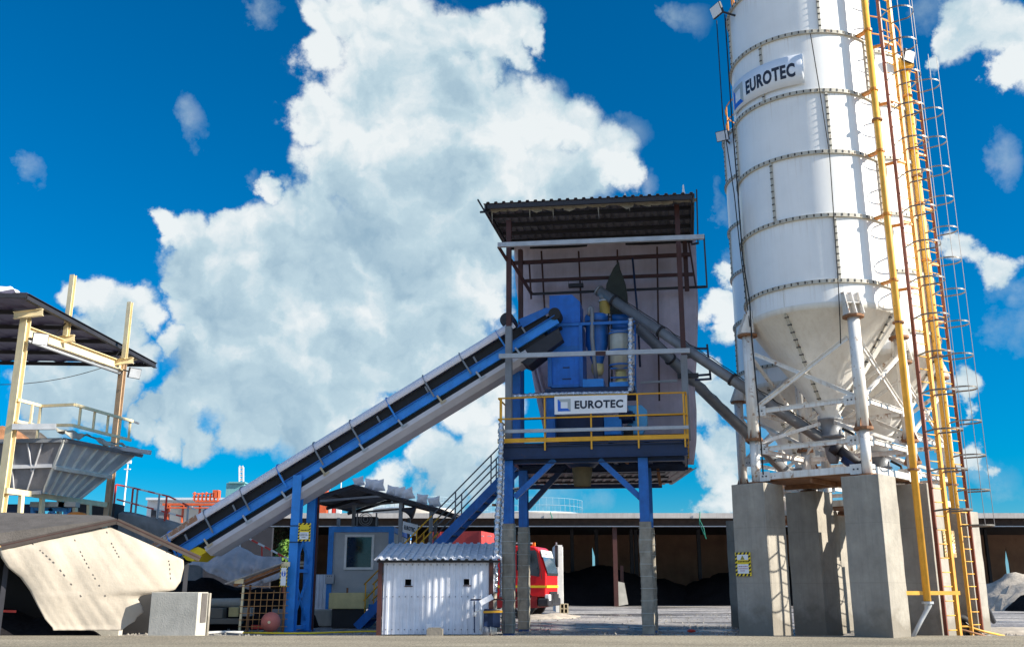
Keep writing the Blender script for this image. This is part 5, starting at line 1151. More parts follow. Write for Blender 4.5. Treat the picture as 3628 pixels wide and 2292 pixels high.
for u0, u1, v0, v1, lb, mt in ((728, 790, 2153, 2190, 'grey low concrete block left of a cream one, behind the wire cage', m_conc), (808, 846, 2150, 2184, 'cream sunlit low block just left of the wire cage post', m_cream), (850, 890, 2152, 2182, 'pale low block seen through the wire cage', m_conc2), (700, 850, 2190, 2210, 'long dark low slab on the ground left of the wire cage', m_conc)):
    a, b = P(u0, v1, 28), P(u1, v0, 28); tag(MB().box((a+b)/2+Vector((0, .2, 0)), (b.x-a.x, .4, b.z-a.z)).build('low_block', mt, bevel=.02), lb, 'block')
# barrier behind
br2 = T('barrier_rail', 'thin red and white barrier rail sloping down behind the covered heap', 'railing', P(850, 1960, 35))
banded(None, P(846, 1888, 35), P(1030, 1984, 35), .06, 8, br2)
for u, v in ((850, 1892), (928, 1932), (990, 1962)): MB().bar(P(u, v, 35), P(u, v+60, 35), .05, .05).build('upright', m_redpaint if u > 860 else m_wpaint, br2)
# bushes
m_leaf_shade = M('leaves', (.012, .026, .010), .7, var=.5, scale=4)  # shade under the roof is put into this dark leaf colour
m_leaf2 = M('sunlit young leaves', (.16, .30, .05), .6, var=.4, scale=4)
def bush(label, c, sx, sz, n, mat, sd):
    t = T('bush', label, 'bush', (c.x, c.y, 0)); rn = random.Random(sd); mb = MB()
    for _ in range(n):
        a = rn.uniform(0, 2*pi); h = rn.uniform(-1, 1); r = sqrt(1-h*h)*rn.uniform(.35, 1)**.5*(1+.3*sin(a*3)); q = c+Vector((sx*r*cos(a), sx*r*sin(a)*.7, sz*h)); s_ = rn.uniform(.06, .13)
        d = Vector((rn.gauss(0, 1), rn.gauss(0, 1), rn.gauss(0, 1))).normalized(); e = d.orthogonal().normalized(); f = d.cross(e); mb.add([q-e*s_, q+f*s_*.5, q+e*s_, q-f*s_*.5], [(0, 1, 2, 3)])
    mb.build('foliage', mat, t); MB().tube([Vector((c.x, c.y, 0)), c-ZZ*sz*.3, c+ZZ*sz*.5], [.08, .05, .02], 8).build('stem', m_brown, t); return t
bush('dark green bush in the shade behind the covered heap', P(935, 1938, 64), 2.4, 1.5, 2600, m_leaf_shade, 1)
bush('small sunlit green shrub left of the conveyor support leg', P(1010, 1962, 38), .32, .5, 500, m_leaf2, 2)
# ================================================================= wire cage shelter
CG = Fr(*P(848, 2236, 26.3).xy, -4)
cg = T('cage_shelter', 'small rusty wire mesh cage with a sloping sheet roof beside the conveyor leg', 'shelter', CG.w(0, 0, 0))
def cs(u, v, k=0): return CG.sz(u, v, k)
zt_ = cs(856, 2070)[1]; sR_ = cs(1016, 2100)[0]; zt2 = cs(1001, 1998)[1]
MB().bar(CG.w(0, 0, 0), CG.w(.03, 0, zt_), .055, .055, CG.K).build('post', m_beige, cg)
for s, k, h in ((sR_-.05, 0, zt2-.1), (0, 1.1, zt_), (sR_-.05, 1.1, zt2-.1)): MB().bar(CG.w(s, k, 0), CG.w(s, k, h), .05, .05, CG.K).build('post', m_rust, cg)
nV = 6
for i in range(nV+1):
    s = .16+(sR_-.2)*i/nV; h0 = 0 if i not in (3, 4) else (.0 if i == 3 else .55); MB().tube([CG.w(s, -.02, h0 if i != 4 else .5), CG.w(s+.03, -.02, 1.0+.06*(i % 3))], .009, 6).build('mesh_bar', m_rbar, cg)
for i in range(7):
    z = .16+i*.165; MB().tube([CG.w(-.04, -.035, z), CG.w(sR_+.06, -.035, z+.02*(i % 2))], .009, 6).build('mesh_bar', m_rbar, cg)
r0, r1 = cs(797, 2066, -.15), cs(1003, 1992, -.15)
mb = MB(); mb.corr(CG.w(r0[0], -.2, r0[1]), CG.K*1.5, CG.w(r1[0], -.2, r1[1])-CG.w(r0[0], -.2, r0[1]), .15, .02, 2); mb.build('roof', m_lgrey, cg, solid=.006)
MB().bar(CG.w(r0[0]+.2, .0, r0[1]-.05), CG.w(r1[0], .0, r1[1]-.08), .05, .07).build('rafter', m_rust, cg); MB().bar(CG.w(r0[0]+.2, 1.1, r0[1]-.05), CG.w(r1[0], 1.1, r1[1]-.08), .05, .07).build('rafter', m_rust, cg)
for (u, v) in ((846, 2058), (1011, 1998)): q = cs(u, v, -.06); MB().bar(CG.w(q[0]-.1, -.06, q[1]), CG.w(q[0]+.12, -.06, q[1]), .06, .12).build('timber_end', m_beige, cg)
s_a, z_a = cs(990, 2077, -.1); s_b, z_b = cs(1020, 2006, -.1)
stripes_sign('narrow yellow and black framed sign with a blue disc on the wire cage corner', CG, None, s_a, -.12, z_a, s_b-s_a, z_b-z_a, 3)
q = CG.p(959, 2202, -.30); bu = T('buoy', 'round pink rubber ball with a small hole in front of the wire cage', 'ball', Vector((q.x, q.y, q.z-.245)))
MB().sphere(q, .245, 28).build('ball', m_ball, bu); MB().tube([q-CG.K*.235, q-CG.K*.262], .035, 12).build('valve', m_beige, bu)
tag(MB().box(cs and CG.w(.9, .6, .3), (.35, .3, .55), CG.ax).build('metal_box', m_grey), 'grey metal box standing inside the wire cage', 'box')
tag(MB().box(CG.w(.45, .8, .12), (.6, .1, .1), CG.ax).build('red_tool', m_redpaint), 'low red bar lying inside the wire cage', 'tool')
# hose on the ground
hp_ = [G(u, v)+ZZ*.04 for u, v in ((728, 2247), (800, 2243), (860, 2246), (930, 2247), (1010, 2248), (1100, 2248), (1200, 2244), (1300, 2241), (1400, 2243))]
tag(MB().tube(hp_[:3], .035, 8).build('ground_hose', m_wpaint), 'short grey white hose lying on the ground in front of the cage', 'hose')
tag(MB().tube(hp_[2:], .022, 8).build('ground_hose', m_hiyel), 'thin yellow hose running along the road edge before the conveyor leg', 'hose')

a, b = P(620, 2105, 50), P(965, 1868, 50)
tag(MB().box(((a.x+b.x)/2, 50.2, b.z/2), (b.x-a.x, .3, b.z)).build('dark_screen', m_dark), 'long dark screen added far behind the covered heap to hide bright sky, left of the warehouse', 'wall')  # added dark screen, keeps the gap behind the heap from showing bright sky
# ================================================================= grey site cabin
CB = Fr(*P(1152, 2150, 31).xy, 0)
cw = CB.sz(1392, 2000)[0]; zc_b, zc_t = .49, 2.94; cdp = 5.5
cb = T('site_cabin', 'grey site cabin with blue corner frame and one white framed window', 'cabin', CB.w(0, 0, 0))
CB.box(MB(), .06, cw-.06, .05, cdp, zc_b+.05, zc_t-.05).build('wall', m_cont, cb)
for s0, s1, z0, z1 in ((0, .16, zc_b, zc_t), (cw-.16, cw, zc_b, zc_t), (.16, cw-.16, zc_t-.17, zc_t), (.16, cw-.16, zc_b, zc_b+.14)):
    CB.box(MB(), s0, s1, 0, .14, z0, z1).build('frame', m_blue2, cb)
CB.box(MB(), cw-.15, cw, .141, cdp, zc_t-.17, zc_t-.001).build('frame', m_blue2, cb); CB.box(MB(), cw-.12, cw-.01, .141, cdp, zc_b+.2, zc_t-.2).build('side_wall', m_cont, cb)
CB.box(MB(), .05, cw-.05, .15, cdp, zc_t-.02, zc_t+.02).build('roof', m_lgrey, cb)
a, b = CB.sz(1217, 2017), CB.sz(1326, 1893)
wf = MB(); t_ = .07
for s0, s1, z0, z1 in ((a[0], a[0]+t_, a[1], b[1]), (b[0]-t_, b[0], a[1], b[1]), (a[0]+t_, b[0]-t_, a[1], a[1]+t_), (a[0]+t_, b[0]-t_, b[1]-t_, b[1])): CB.box(wf, s0, s1, 0.0, .06, z0, z1)
wfo = wf.build('window', m_wpaint, cb)
CB.box(MB(), a[0]+t_, b[0]-t_, .035, .048, a[1]+t_, b[1]-t_).build('pane', m_glass, wfo)
q0, q1 = CB.sz(1151, 2067, -.12), CB.sz(1183, 2034, -.12); jb = T('junction_box', 'small grey junction box at the left corner of the cabin', 'box', CB.w(q0[0], -.12, q0[1]))
CB.box(MB(), q0[0], q1[0], -.12, .04, q0[1], q1[1]).build('box', m_lgrey, jb, bevel=.01); 
for i in range(3): CB.box(MB(), q0[0]+.06+i*.06, q0[0]+.085+i*.06, -.126, -.121, q1[1]-.06, q1[1]-.04).build('screw', m_dark, jb)
YB = Fr(*P(1163, 2156, 29.6).xy, 0); w_ = YB.sz(1291, 2130)[0]
yb = T('tool_box', 'cream yellow steel box on a dark skid in front of the cabin', 'box', YB.w(0, 0, 0)); z0, z1 = YB.sz(1200, 2156)[1], YB.sz(1200, 2099)[1]
YB.box(MB(), 0, w_, 0, .9, z0, z1).build('box', m_cream, yb, bevel=.015); YB.box(MB(), .1, w_-.05, .05, .8, 0, z0-.003).build('skid', m_black, yb); YB.box(MB(), w_*.45, w_*.5, .2, .26, z1, z1+.14).build('lid_handle', m_rust, yb)
q = P(1150, 2180, 30.6); tag(MB().box((q.x, q.y+.3, .24), (.85, .6, .48)).build('foundation_block', m_conc2, bevel=.03), 'pale rounded foundation block below the left cabin corner', 'block')
q = P(1131, 2090, 35); tag(MB().corr((q.x-.35, 35, 0), (.75, 0, 0), (0, 0, 1.55), .12, .02).build('panel_fence', m_shed, solid=.01), 'bluish white sheet panel fence between conveyor leg and cabin', 'panel')
for i, v in enumerate((1992, 2003)): q = P(1070, v, 28); tag(MB().box(q, (.20, .3, .06)).build('timber_piece', m_brick), ('upper', 'lower')[i]+' of two short timber pieces stacked between the conveyor legs', 'timber')
# canopy above the cabin
F0 = {'l': P(1068, 1772, 29.5), 'p': P(1250, 1716, 29.5), 'r': P(1548, 1799, 29.5)}
bk_ = Vector((.64, 4.6, 0))
cn_ = T('cabin_canopy', 'dark gabled sheet canopy standing over the site cabin', 'canopy', Vector((-4.5, 30, 0)))
mb = MB(); mb.corr(F0['p'], bk_, F0['l']-F0['p'], .2, .02, 3); mb.build('roof', m_roofu, cn_, solid=.006)
mb = MB(); mb.corr(F0['p']+bk_, -bk_, F0['r']-F0['p'], .2, .02, 3); mb.build('roof', m_roofu, cn_, solid=.006)
for f in (0.01, .5, .99):
    for e_ in 'lr': MB().bar(F0['p']+bk_*f-ZZ*.07, F0[e_]+bk_*f-ZZ*.07, .07, .10).build('rafter', m_dark, cn_)
    MB().bar(F0['l'].lerp(F0['p'], .12)+bk_*f-ZZ*.10, F0['r'].lerp(F0['p'], .55)+bk_*f+ZZ*(F0['l'].z-F0['r'].z)*.45-ZZ*.1, .05, .06).build('tie_beam', m_grey, cn_)
for e_ in 'lr':
    for f in (.1, .5, .95): MB().bar(F0[e_].lerp(F0['p'], f)-ZZ*.05, F0[e_].lerp(F0['p'], f)+bk_-ZZ*.05, .05, .05).build('purlin', m_dark, cn_)
for u, v, z in ((1255, 1800, 2.96), (1421, 1775, 0), (1528, 1800, 0)):
    q = P(u, v, 31.4 if z else 29.7); MB().bar(Vector((q.x, q.y, z)), q+ZZ*.1, .11, .11).build('post', m_grey, cn_)
for x in (-5.9, -3.5, -2.6): MB().bar(Vector((x, 34, 0)), Vector((x, 34, 3.4)), .1, .1).build('post', m_grey, cn_)
for i, u in enumerate((1261, 1300, 1328, 1375, 1406, 1436, 1484, 1532)):
    f = (u-1250)/298; q = F0['p'].lerp(F0['r'], f)+bk_*.08+ZZ*.03
    sc = .16+.02*(i % 3); sd = i*2.3; tilt = (.25, -.1, .15, -.2, .1, .3, -.1, .2)[i]
    def pil(a, b, side, sc=sc, q=q, tilt=tilt, sd=sd):
        x, y = (a-.5)*2, (b-.5)*2; e = max(abs(x), abs(y)); k = 1+.14*(abs(x*y))-.06*(1-abs(x*y)); th = .34*(1-e**2.5)*side
        px, pz = x*k*sc*.95, (y*k*.8+.75)*sc; return q+Vector((px*cos(tilt)-pz*sin(tilt), th*sc+.05*sc*nn.noise(Vector((x*2+sd, y*2, 1))), pz*cos(tilt)+px*sin(tilt)))
    mb = MB(); mb.grid(lambda a, b: pil(a, b, -1), 10, 10); mb.grid(lambda a, b: pil(a, b, 1), 10, 10)
    tag(mb.build('sandbag', m_skin), ('topmost', 'second', 'third', 'fourth', 'fifth', 'sixth', 'seventh', 'lowest')[i]+' white sandbag down the right slope of the cabin canopy', 'sandbag', 'white sandbags on the cabin canopy')
hn = T('horn_speaker', 'dark horn loudspeaker under the right side of the canopy', 'loudspeaker', P(1434, 1812, 29.9))
hp0, hp1 = P(1430, 1806, 29.6), P(1462, 1816, 29.6); dd = (hp1-hp0).normalized()
mb = MB(); mb.tube([hp0-dd*.05, hp0+dd*.08, hp0+dd*.18, hp0+dd*.27, hp0+dd*.33], [.05, .06, .10, .17, .21], 20); mb.build('horn', m_dark, hn); MB().bar(hp0, hp0+ZZ*.22, .04, .04).build('bracket', m_dark, hn)
fn = T('fan_unit', 'dark square fan unit on the cabin roof under the canopy', 'fan', P(1290, 1866, 31)); FU = Fr(*P(1256, 1866, 31).xy, 0); w_ = FU.sz(1333, 1850)[0]
FU.box(MB(), 0, w_, .05, .5, 2.97, FU.sz(1290, 1829)[1]).build('casing', m_dark, fn)
q = FU.w(w_*.5, .0, 3.16); 
for r_ in (.20, .145, .07): MB().lathe((0,0,0), [(r_-.012, -.01), (r_+.012, -.01), (r_+.012, .01), (r_-.012, .01)], 24, sm=False).build('grille_ring', m_grey, fn)
for o in [c for c in fn.children if c.name.startswith('grille')]: 
    o.data.transform(Matrix.Translation(q-ORG[fn.name]) @ Matrix.Rotation(pi/2, 4, 'X') @ Matrix.Translation(ORG[fn.name]))
for s in (w_*.5-.28, w_-.02): FU.box(MB(), s, s+.04, -.03, .04, 2.96, 3.36).build('frame', m_grey, fn)
# small name board hung on the stair side
S0, S1, S2_, S3_ = P(1426, 1884, 29.4), P(1474, 1898, 29.7), P(1476, 1858, 29.7), P(1428, 1846, 29.4)
nb = T('name_board', 'small white name board with dark lettering hanging beside the cabin', 'sign', S0)
MB().prism([S0, S1, S2_, S3_], Vector((.03, .05, 0))).build('board', m_sign, nb)
def onS2(x, y): return (S0.lerp(S1, x)).lerp(S3_.lerp(S2_, x), y)+Vector((-.003, -.02, 0))
mb = MB(); mb.text('EUROTEC', lambda x, y: onS2(.10+x*(.80/wd), .33+y*1.0), .34, .06); mb.build('lettering', m_text, nb)
# ================================================================= stairs to the platform
kS, kS2 = 3.35, 4.15
st = T('staircase', 'steep blue steel staircase with handrails climbing to the tower platform', 'staircase', TW.p(1259, 2225, kS))
q0, q1 = TW.p(1262, 2222, kS), TW.p(1758, 1716, kS); d = (q1-q0)
f_end = (zD-q0.z)/d.z; q1 = q0+d*f_end; d = q1-q0; dk = TW.K*(kS2-kS)
for o_ in (Vector((0,0,0)), dk): MB().bar(q0+o_, q1+o_, .05, .24).build('stringer', m_blue, st)
nt_ = 20
for i in range(1, nt_): 
    c = q0.lerp(q1, i/nt_); MB().box(c+dk*.5, (.24, kS2-kS-.06, .03), TW.ax).build('tread', m_navy, st)
hv = ZZ*1.0
for o_, nm in ((Vector((0,0,0)), 0), (dk, 1)):
    for h in (1.0, .55):
        a = q0.lerp(q1, .04)+o_+ZZ*h; b = q0.lerp(q1, .98)+o_+ZZ*h; m_ = a.lerp(b, .44)
        MB().tube([a, m_], .022, 8).build('handrail', m_rail, st); MB().tube([m_, b], .022, 8).build('handrail', m_grey, st)
    for f in (.05, .36, .60, .82):
        b = q0.lerp(q1, f)+o_; MB().tube([b, b+hv], .02, 8).build('rail_post', m_rail if f < .45 else m_grey, st)
# ================================================================= small white shed
SH = Fr(*P(1341, 2240, 24.5).xy, 0)
sh = T('sheet_shed', 'small white corrugated metal shed with a grey roof in front of the tower leg', 'shed', SH.w(0, 0, 0))
sw_ = SH.sz(1737, 2150)[0]; zf_ = 1.76; zr_ = 2.22; dp = 2.5
v1, v2 = SH.sz(1435, 2073, 0), SH.sz(1457, 2051, 0); v3, v4 = SH.sz(1643, 2071, 0), SH.sz(1663, 2050, 0)
# front cladding in strips so that the two vent holes are real openings
def strip(s0, s1, z0, z1):
    if s1-s0 > .02 and z1-z0 > .02: mbF.corr(SH.w(s0, 0, z0), SH.S*(s1-s0), ZZ*(z1-z0), .15, .018)
scr = MB()
for z in (zf_-.10, zf_*.52, .16):
    for i in range(17): scr.box(SH.w(.17+i*.150, -.022, z), (.018, .012, .018))
mbF = MB(); xs_ = [.08, v1[0], v2[0], v3[0], v4[0], sw_]
zf2 = zf_
for i in range(5):
    if i == 1: strip(xs_[1], xs_[2], .05, v1[1]); strip(xs_[1], xs_[2], v2[1], zf2)
    elif i == 3: strip(xs_[3], xs_[4], .05, v3[1]); strip(xs_[3], xs_[4], v4[1], zf2)
    else: strip(xs_[i], xs_[i+1], .05, zf2)
mbF.mat(1); mbF.add(scr.v, scr.f)
mbF.build('front_cladding', [m_shed, m_bolt], sh, solid=.004)
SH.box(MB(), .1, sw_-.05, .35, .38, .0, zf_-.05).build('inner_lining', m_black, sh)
for s in (.06, sw_): MB().corr(SH.w(s, 0.05, .05), SH.K*dp, ZZ*(zf_+.0), .15, .018).build('side_cladding', m_shed, sh, solid=.004)
MB().corr(SH.w(.06, dp, .05), SH.S*sw_, ZZ*(zr_-.1), .15, .018).build('rear_cladding', m_shed, sh, solid=.004)
for s in (-.0, sw_+.02): SH.box(MB(), s-.05, s+.05, -.06, .04, 0, zf_+.02).build('corner_post', m_brown, sh)
for v_, w_ in ((v1, v2), (v3, v4)):
    SH.box(MB(), v_[0]-.01, w_[0]+.04, -.03, .02, v_[1]-.03, v_[1]-.005).build('vent_sill', m_brown, sh)
mb = MB(); ro = SH.sz(1325, 1986, -.25)[0]; rz = SH.sz(1500, 1983, -.25)[1]; rs1 = SH.sz(1778, 1982, -.25)[0]
mb.corr(SH.w(ro, dp+.1, zr_+.02), SH.w(ro, -.25, rz)-SH.w(ro, dp+.1, zr_+.02), SH.S*.001, .2, .02)
mb = MB(); mb.corr(SH.w(ro, -.25, rz), SH.S*(rs1-ro), SH.w(ro, dp+.1, zr_+.04)-SH.w(ro, -.25, rz), .19, .035, 3); mb.build('roof', m_shroof, sh, solid=.006)
SH.box(MB(), ro+.05, rs1-.05, -.1, -.04, zf_-.05, zf_).build('eaves_rail', m_dark, sh)
q = P(1541, 2236, 24.0); t = T('hollow_block', 'grey hollow concrete block on the ground at the shed wall', 'block', Vector((q.x, q.y, 0)))
MB().box((q.x, q.y, .10), (.38, .2, .2)).build('body', m_conc, t, bevel=.01); MB().box((q.x, q.y-.08, .215), (.30, .04, .03)).build('rim', m_conc, t)
for dx, h, rz_, lb in ((-.16, .22, .2, 'left'), (.06, .18, -.1, 'right')):
    q2 = Vector((q.x+dx, q.y+.22, h/2+.0)); tag(MB().box(q2, (.12, .04, h+.16)).build('white_offcut', m_skin), lb+' of two white offcuts leaning on the shed wall above the hollow block', 'offcut')
# pump set between shed and tower leg
PU = Fr(*P(1690, 2245, 23.9).xy, 0)
pu = T('pump_set', 'dark pump with pale pipework on the ground between shed and tower leg', 'pump', PU.w(0, 0, 0))
def pp_(u, v, k=0): return PU.p(u, v, k)
MB().prism([pp_(1712, 2222, .2), pp_(1772, 2222, .2), pp_(1772, 2160, .2), pp_(1714, 2156, .2)], PU.K*.28).build('tank', m_navy, pu, bevel=.02)
MB().bar(pp_(1712, 2167, .1), pp_(1780, 2165, .1), .05, .05).build('orange_rail', m_rail, pu)
MB().bar(pp_(1668, 2124, .15), pp_(1785, 2122, .15), .06, .04).build('shelf', m_brown, pu); MB().bar(pp_(1666, 2126, 0), pp_(1712, 2124, 0), .25, .015).build('sheet_scrap', m_navy, pu)
MB().tube([pp_(1683, 2166), pp_(1698, 2161), pp_(1705, 2160)], .022, 8).build('pipe', m_wpaint, pu); MB().tube([pp_(1683, 2168), pp_(1684, 2182)], .03, 8).build('pipe', m_wpaint, pu)
MB().tube([pp_(1706, 2158), pp_(1704, 2175), pp_(1704, 2200), pp_(1704, 2232)], [.03, .035, .03, .02], 10).build('pipe', m_wpaint, pu)
MB().tube([pp_(1712, 2232, -.1), pp_(1736, 2238, -.1)], .10, 18).build('motor', m_grey, pu)
for i in range(5): MB().tube([pp_(1737+i*5, 2234, -.12), pp_(1741+i*5, 2233.5, -.12)], .095-.006*i, 18).build('coil', m_conc2, pu)
MB().bar(pp_(1680, 2128, .1), pp_(1681, 2240, .1), .03, .03).build('support', m_navy, pu); MB().bar(pp_(1786, 2124, .1), pp_(1786, 2240, .1), .03, .03).build('support', m_dark, pu)
for i in range(1):
    ax_ = (Vector((.88, 0, .47)), Vector((0, 1, 0)), Vector((-.47, 0, .88))); tag(MB().box(pp_(1723, 2124, -.02)+Vector((0,0,.0)), (.33, .22, .13), ax_).build('polystyrene_block', m_skin, bevel=.01), 'tilted white block balanced on the pump shelf', 'block')
tag(MB().box(G(1680, 2246)+ZZ*.02, (.55, .25, .05)).build('pale_sheet', m_conc2), 'pale flat sheet lying on the ground before the pump', 'sheet')
# ================================================================= red truck
TK = Fr(*P(1935, 2165, 38.5).xy, 14)
tk = T('lorry', 'red lorry with yellow stripe parked facing right behind the left tower legs', 'truck', TK.w(-1, 1.1, 0))
def ts(u, v, k=0): return TK.sz(u, v, k)
m_tbk = M('truck black trim', (.02, .02, .022), .5)
zt_, zm, zb2 = ts(1935, 1932)[1], ts(1935, 2032)[1], ts(1935, 2112)[1]
sL_ = -2.2; W_ = 2.2
side = [(sL_, zb2), (0, zb2-.02), (.02, zm), (-.26, zt_-.20), (-.42, zt_-.03), (-.6, zt_), (sL_, zt_+.03)]
# window hole in the side: build skin as pieces
wx0, wx1 = ts(1862, 1990)[0], ts(1911, 1990)[0]; wz0, wz1 = ts(1890, 2042)[1], ts(1890, 1948)[1]
mb = MB()
n_ = len(side); vs2 = [TK.w(s, k, z) for k in (0, W_) for s, z in side]
mb.add(vs2, [tuple(range(n_, 2*n_))]+[(i, (i+1) % n_, (i+1) % n_+n_, i+n_) for i in range(n_) if i != 2]+[tuple(range(n_))[::-1]])
mb.build('cab', m_red, tk, bevel=.05)
mb = MB(); mb.prism([TK.w(wx0-.35, -.012, wz1-.02), TK.w(wx1-.17, -.012, wz1), TK.w(wx1-.10, -.012, wz1-.08), TK.w(wx1+.02, -.012, wz0+.22), TK.w(wx1-.0, -.012, wz0), TK.w(wx0+.05, -.012, wz0+.08), TK.w(wx0-.35, -.012, wz0+.25)], TK.K*.01); mb.build('side_window', m_glass, tk)
mb = MB(); mb.bar(TK.w(wx1+.10, -.02, wz0-.1), TK.w(wx1-.08, -.02, wz1+.1), .02, .012); mb.build('door_seam', m_tbk, tk)
# windscreen
ws = [(.035, zm+.03), (-.24, zt_-.18)]
m_wind = M('windscreen glass', (.06, .10, .14), .06, var=.1, spec=.9)
mb = MB(); mb.prism([TK.w(ws[0][0]+.01, .10, ws[0][1]), TK.w(ws[0][0]+.01, W_-.1, ws[0][1]), TK.w(ws[1][0]+.01, W_-.16, ws[1][1]), TK.w(ws[1][0]+.01, .16, ws[1][1])], TK.S*.012); mb.build('windscreen', m_wind, tk)
mb = MB(); zv = ws[1][1]; mb.prism([TK.w(-.17, .08, zv-.24), TK.w(-.17, W_-.08, zv-.24), TK.w(-.24, W_-.1, zv+.03), TK.w(-.24, .1, zv+.03)], TK.S*.03); mb.build('sun_visor', m_wpaint, tk)
mb = MB(); mb.bar(TK.w(-.13, .7, zv-.1), TK.w(-.13, 1.5, zv-.1), .01, .06); mb.build('visor_lettering', m_sgrey, tk)
TK.box(MB(), -.02, .05, .10, W_-.1, zm-.06, zm+.03).build('wiper_panel', m_tbk, tk)
for k0_, k1_, s_ in ((-.018, -.006, 0),): 
    z0, z1 = ts(1900, 2081)[1], ts(1900, 2073)[1]; TK.box(MB(), sL_, .0, k0_, k1_, z0, z1).build('stripe', m_hiyel, tk)
    TK.box(MB(), .025, .04, 0, W_, z0, z1).build('stripe', m_hiyel, tk)
TK.box(MB(), .025, .05, .55, W_-.3, z0-.42, z0-.14).build('grille', m_tbk, tk)
TK.box(MB(), sL_, -.35, -.01, W_, zb2-.42, zb2-.01).build('lower_skirt', M('dark red skirt', (.28, .012, .015), .5), tk)
TK.box(MB(), -.32, .12, -.05, W_+.05, .42, zb2-.06).build('bumper', m_dark, tk, bevel=.06)
TK.box(MB(), -.05, .13, .0, .36, .62, .86).build('headlight', M('headlight lens', (.85, .87, .9), .1, spec=.8), tk, bevel=.03); TK.box(MB(), .10, .135, .5, .75, .50, .85).build('fog_light', m_tbk, tk)
TK.box(MB(), .09, .128, .9, W_-.4, .55, .86).build('lower_grille', m_tbk, tk)
for s in (-.95, -4.2, -5.4):
    for k in (.15, W_-.15):
        c = TK.w(s, k, .5); wh_ = MB().tube([c-TK.K*.15, c+TK.K*.15], .5, 28).build('wheel', m_black, tk); MB().tube([c-TK.K*.16, c+TK.K*.16], .27, 20).build('rim', m_lgrey, wh_)
TK.box(MB(), -6.4, -.4, .6, W_-.6, .62, .85).build('chassis', m_tbk, tk)
TK.box(MB(), sL_-.1, sL_+.2, .05, .9, .3, .9).build('step', m_tbk, tk)
MB().bar(TK.w(-2.1, .1, zt_+.12), TK.w(-.55, .1, zt_+.10), .05, .05).build('light_bar', m_wpaint, tk); TK.box(MB(), -.62, -.5, .35, .47, zt_, zt_+.14).build('beacon', m_orange, tk)
MB().bar(TK.w(-.05, W_+.25, zm), TK.w(-.08, W_+.25, zt_+.22), .05, .05, TK.K).build('mirror_arm', m_lgrey, tk); TK.box(MB(), -.1, .0, W_+.06, W_+.24, zm+.3, zt_+.1).build('mirror', m_tbk, tk)
MB().tube([TK.w(-.9, .5, zt_), TK.w(-1.0, .5, zt_+1.9)], .012, 6).build('aerial', m_tbk, tk)
rc = TK.sz(1532, 1900, .3)[0]
bx = TK.box(MB(), rc, -2.55, .0, W_+.1, 1.25, TK.sz(1650, 1872, 0)[1]-.1); bx.build('load_box', m_redc, tk)
for s in (rc+.05, rc*.7-1, -3.8, -2.6): TK.box(MB(), s-.05, s+.05, -.03, -.001, 1.25, TK.sz(1650, 1872, 0)[1]-.1).build('box_rib', m_redc, tk)
for u in (1708, 1735): q = TK.sz(u, 1898, -.02); TK.box(MB(), q[0]-.1, q[0]+.06, -.02, -.003, q[1]-.02, q[1]+.02).build('reflector', m_wpaint, tk)
# white panel and blocks right of the truck
q = P(1972, 2150, 43); t = T('white_container', 'sunlit white container end just right of the red lorry', 'container', Vector((q.x, q.y, 0)))
MB().box((q.x+.12, q.y+1.5, 1.48), (.30, 3.0, 2.75)).build('body', m_wpaint, t); MB().box((q.x+.29, q.y+1.5, 1.48), (.03, 2.9, 2.6)).build('end_wall', m_wpaint, t)
for i, v in enumerate((2163, 2146)):
    q = P(1998, v, 41.5); t = T('hollow_block', ('lower', 'upper')[i]+' of two stacked hollow blocks beside the white container', 'block', Vector((q.x, q.y, q.z-.1)))
    for dx in (-.15, .0, .15): MB().box(q+Vector((dx, 0, 0)), (.05, .35, .19)).build('web', m_brick, t)
    for dz in (-.085, .085): MB().box(q+Vector((0, 0, dz)), (.25, .34, .03)).build('shell', m_brick, t)
    MB().box(q+Vector((0, .1, 0)), (.28, .02, .15)).build('back', m_black, t)
q = P(1895, 2180, 39); t = pile('rubble_heap', 'low pale rubble heap under the lorry bumper', 'heap', [(1.1, 38.2, .9, .22), (1.7, 38.6, .8, .25), (2.1, 40.5, .7, .2)], m_sand, 2, n=24, rough=.08)
# ================================================================= roof behind the tower
lr = T('rear_shelter', 'dark corrugated shelter roof seen behind the tower legs', 'shelter', Vector((3.5, 33, 0)))
a_, b_, c_, d_2 = P(1870, 1660, 31), P(2350, 1655, 31), P(2388, 1712, 35.5), P(1862, 1716, 35.5)
mb = MB(); mb.corr(d_2, c_-d_2, a_-d_2, .28, .04, 2); mb.build('roof', m_roofu, lr, solid=.006)
for f in (.15, .45, .75): MB().bar(a_.lerp(d_2, f)-ZZ*.06, b_.lerp(c_, f)-ZZ*.06, .06, .08).build('purlin', m_dark, lr)
MB().bar(P(1870, 1725, 33), P(2345, 1720, 33), .1, .14).build('lintel', m_navy, lr)
for u in (1850, 2296): q = P(u, 1718, 33); MB().bar(Vector((q.x, q.y, 0)), q+ZZ*.2, .12, .12).build('post', m_dark, lr)
